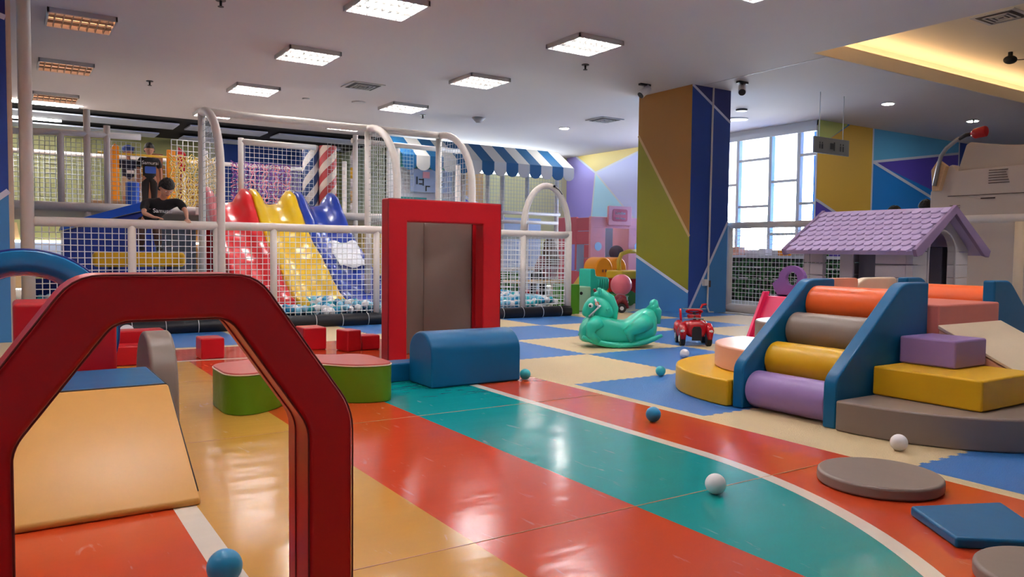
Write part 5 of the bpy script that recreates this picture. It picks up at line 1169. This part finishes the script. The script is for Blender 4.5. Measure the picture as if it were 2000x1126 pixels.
# the leaning boy
J = dict(pelvis=(1.32, 9.27, 1.23), chest=(1.40, 9.13, 1.35), neck=(1.425, 9.06, 1.44), head=(1.445, 8.98, 1.545), face=(.12, -.75, -.60), toe=(.2, -1, 0),
    shL=(1.575, 9.04, 1.41), elL=(1.625, 8.92, 1.30), haL=(1.62, 8.83, 1.218), hdL=(0, -1, -.35), shR=(1.245, 9.05, 1.395), elR=(1.215, 8.94, 1.27), haR=(1.295, 8.835, 1.225), hdR=(.75, -.6, -.1),
    hipL=(1.38, 9.28, 1.21), knL=(1.38, 9.17, 1.06), ftL=(1.40, 9.24, .905), hipR=(1.26, 9.28, 1.21), knR=(1.22, 9.16, 1.08), ftR=(1.22, 9.22, .905))
bt = person('person', 'child with short black hair in a black T-shirt leaning over the rail, looking down', J, .68, dict(skin='skin', shirt='tshirt', pants='brownp', shoe='tyre'), (1.3, 9.2, .86))
o = text('Samurai', 'shirt_print', bt, (1.41, 9.01, 1.30), (math.radians(78), 0, math.radians(8)), .062, M['print'], .001)
# two children on the upper deck
def stand(x, y, z, h, yaw=0, arms=0):
    k = h / 1.7; c, s = math.cos(yaw), math.sin(yaw)
    def q(a, b_, zz): return (x + a * c - b_ * s, y + a * s + b_ * c, z + zz * h)
    k_ = h
    return dict(pelvis=q(0, 0, .53), chest=q(0, -.01 * k_, .73), neck=q(0, -.01, .83), head=q(0, -.02, .925), face=(s, -c, -.12), toe=(s, -c, 0),
        shL=q(.115 * k_, 0, .79), elL=q(.15 * k_, .0, .62), haL=q(.15 * k_, -.05 * k_, .47), shR=q(-.115 * k_, 0, .79), elR=q(-.15 * k_, 0, .62), haR=q(-.15 * k_, -.05 * k_, .47),
        hipL=q(.055 * k_, 0, .50), knL=q(.06 * k_, -.01, .28), ftL=q(.06 * k_, 0, .035), hipR=q(-.055 * k_, 0, .50), knR=q(-.06 * k_, -.01, .28), ftR=q(-.06 * k_, 0, .035)), k
J, k = stand(1.80, 15.0, 1.5, 1.14, .1); t = person('person', 'child in navy shirt, cream shorts and blue cap at the left of the upper deck', J, k * 1.08, dict(skin='skin2', shirt='navysh', pants='cream_c', long=False), (1.8, 15, 1.5), fingers=True)
MB().use(P['royal']).ball(J['head'] if False else (1.80, 14.98, 1.5 + .965 * 1.14), .098, 20, 12, sc=(1, 1, .75)).prism([(1.72, 14.82), (1.88, 14.82), (1.9, 14.93), (1.7, 14.93)], 'z', 2.605, 2.62).build('cap', t, label='blue cap')
MB().use(M['print']).box((1.76, 14.885, 2.17), (1.88, 14.89, 2.23)).build('shirt_print', t)
J, k = stand(2.13, 14.95, 1.5, 1.2, -.05); t = person('person', 'child in a black printed T-shirt and dark trousers at the right of the upper deck', J, k * 1.15, dict(skin='skin2', shirt='tshirt', pants='pants'), (2.13, 14.95, 1.5))
text('Samurai', 'shirt_print', t, (2.13, 14.825, 2.37), (PI / 2, 0, 0), .085, M['print'], .001)
MB().use(M['printb']).prism(rounded([(2.04, 2.19), (2.22, 2.19), (2.22, 2.31), (2.04, 2.31)], .02), 'y', 14.82, 14.825).build('shirt_print', t)
# person sitting with back to us on the bench
J = dict(pelvis=(8.09, 11.2, .49), chest=(8.09, 11.2, .75), neck=(8.09, 11.19, .88), head=(8.09, 11.2, 1.00), face=(.1, 1, -.15), toe=(0, 1, 0),
    shL=(7.93, 11.2, .81), elL=(7.885, 11.27, .62), haL=(7.98, 11.42, .56), shR=(8.25, 11.2, .81), elR=(8.295, 11.27, .62), haR=(8.20, 11.42, .56),
    hipL=(8.00, 11.24, .50), knL=(7.98, 11.52, .50), ftL=(7.98, 11.56, .05), hipR=(8.18, 11.24, .50), knR=(8.20, 11.52, .50), ftR=(8.20, 11.56, .05))
person('person', 'person with long brown hair sitting on the bench, back to the camera, behind the net', J, 1.12, dict(skin='skin', shirt='mauve', pants='pants', hair='hairbr'), (8.09, 11.2, 0), hair='long', sleeve='long')
# two people half hidden behind the playhouse roof
J, k = stand(10.5, 6.28, 0, 1.60, .5); person('person', 'dark-haired person whose head top just shows above the middle of the lilac roof', J, k, dict(skin='skin', shirt='navysh', pants='pants'), (10.5, 6.28, 0))
J, k = stand(10.36, 5.72, 0, 1.66, 2.6); person('person', 'dark-haired person in red behind the right end of the lilac roof', J, k, dict(skin='skin', shirt='redsh', pants='pants'), (10.36, 5.72, 0))
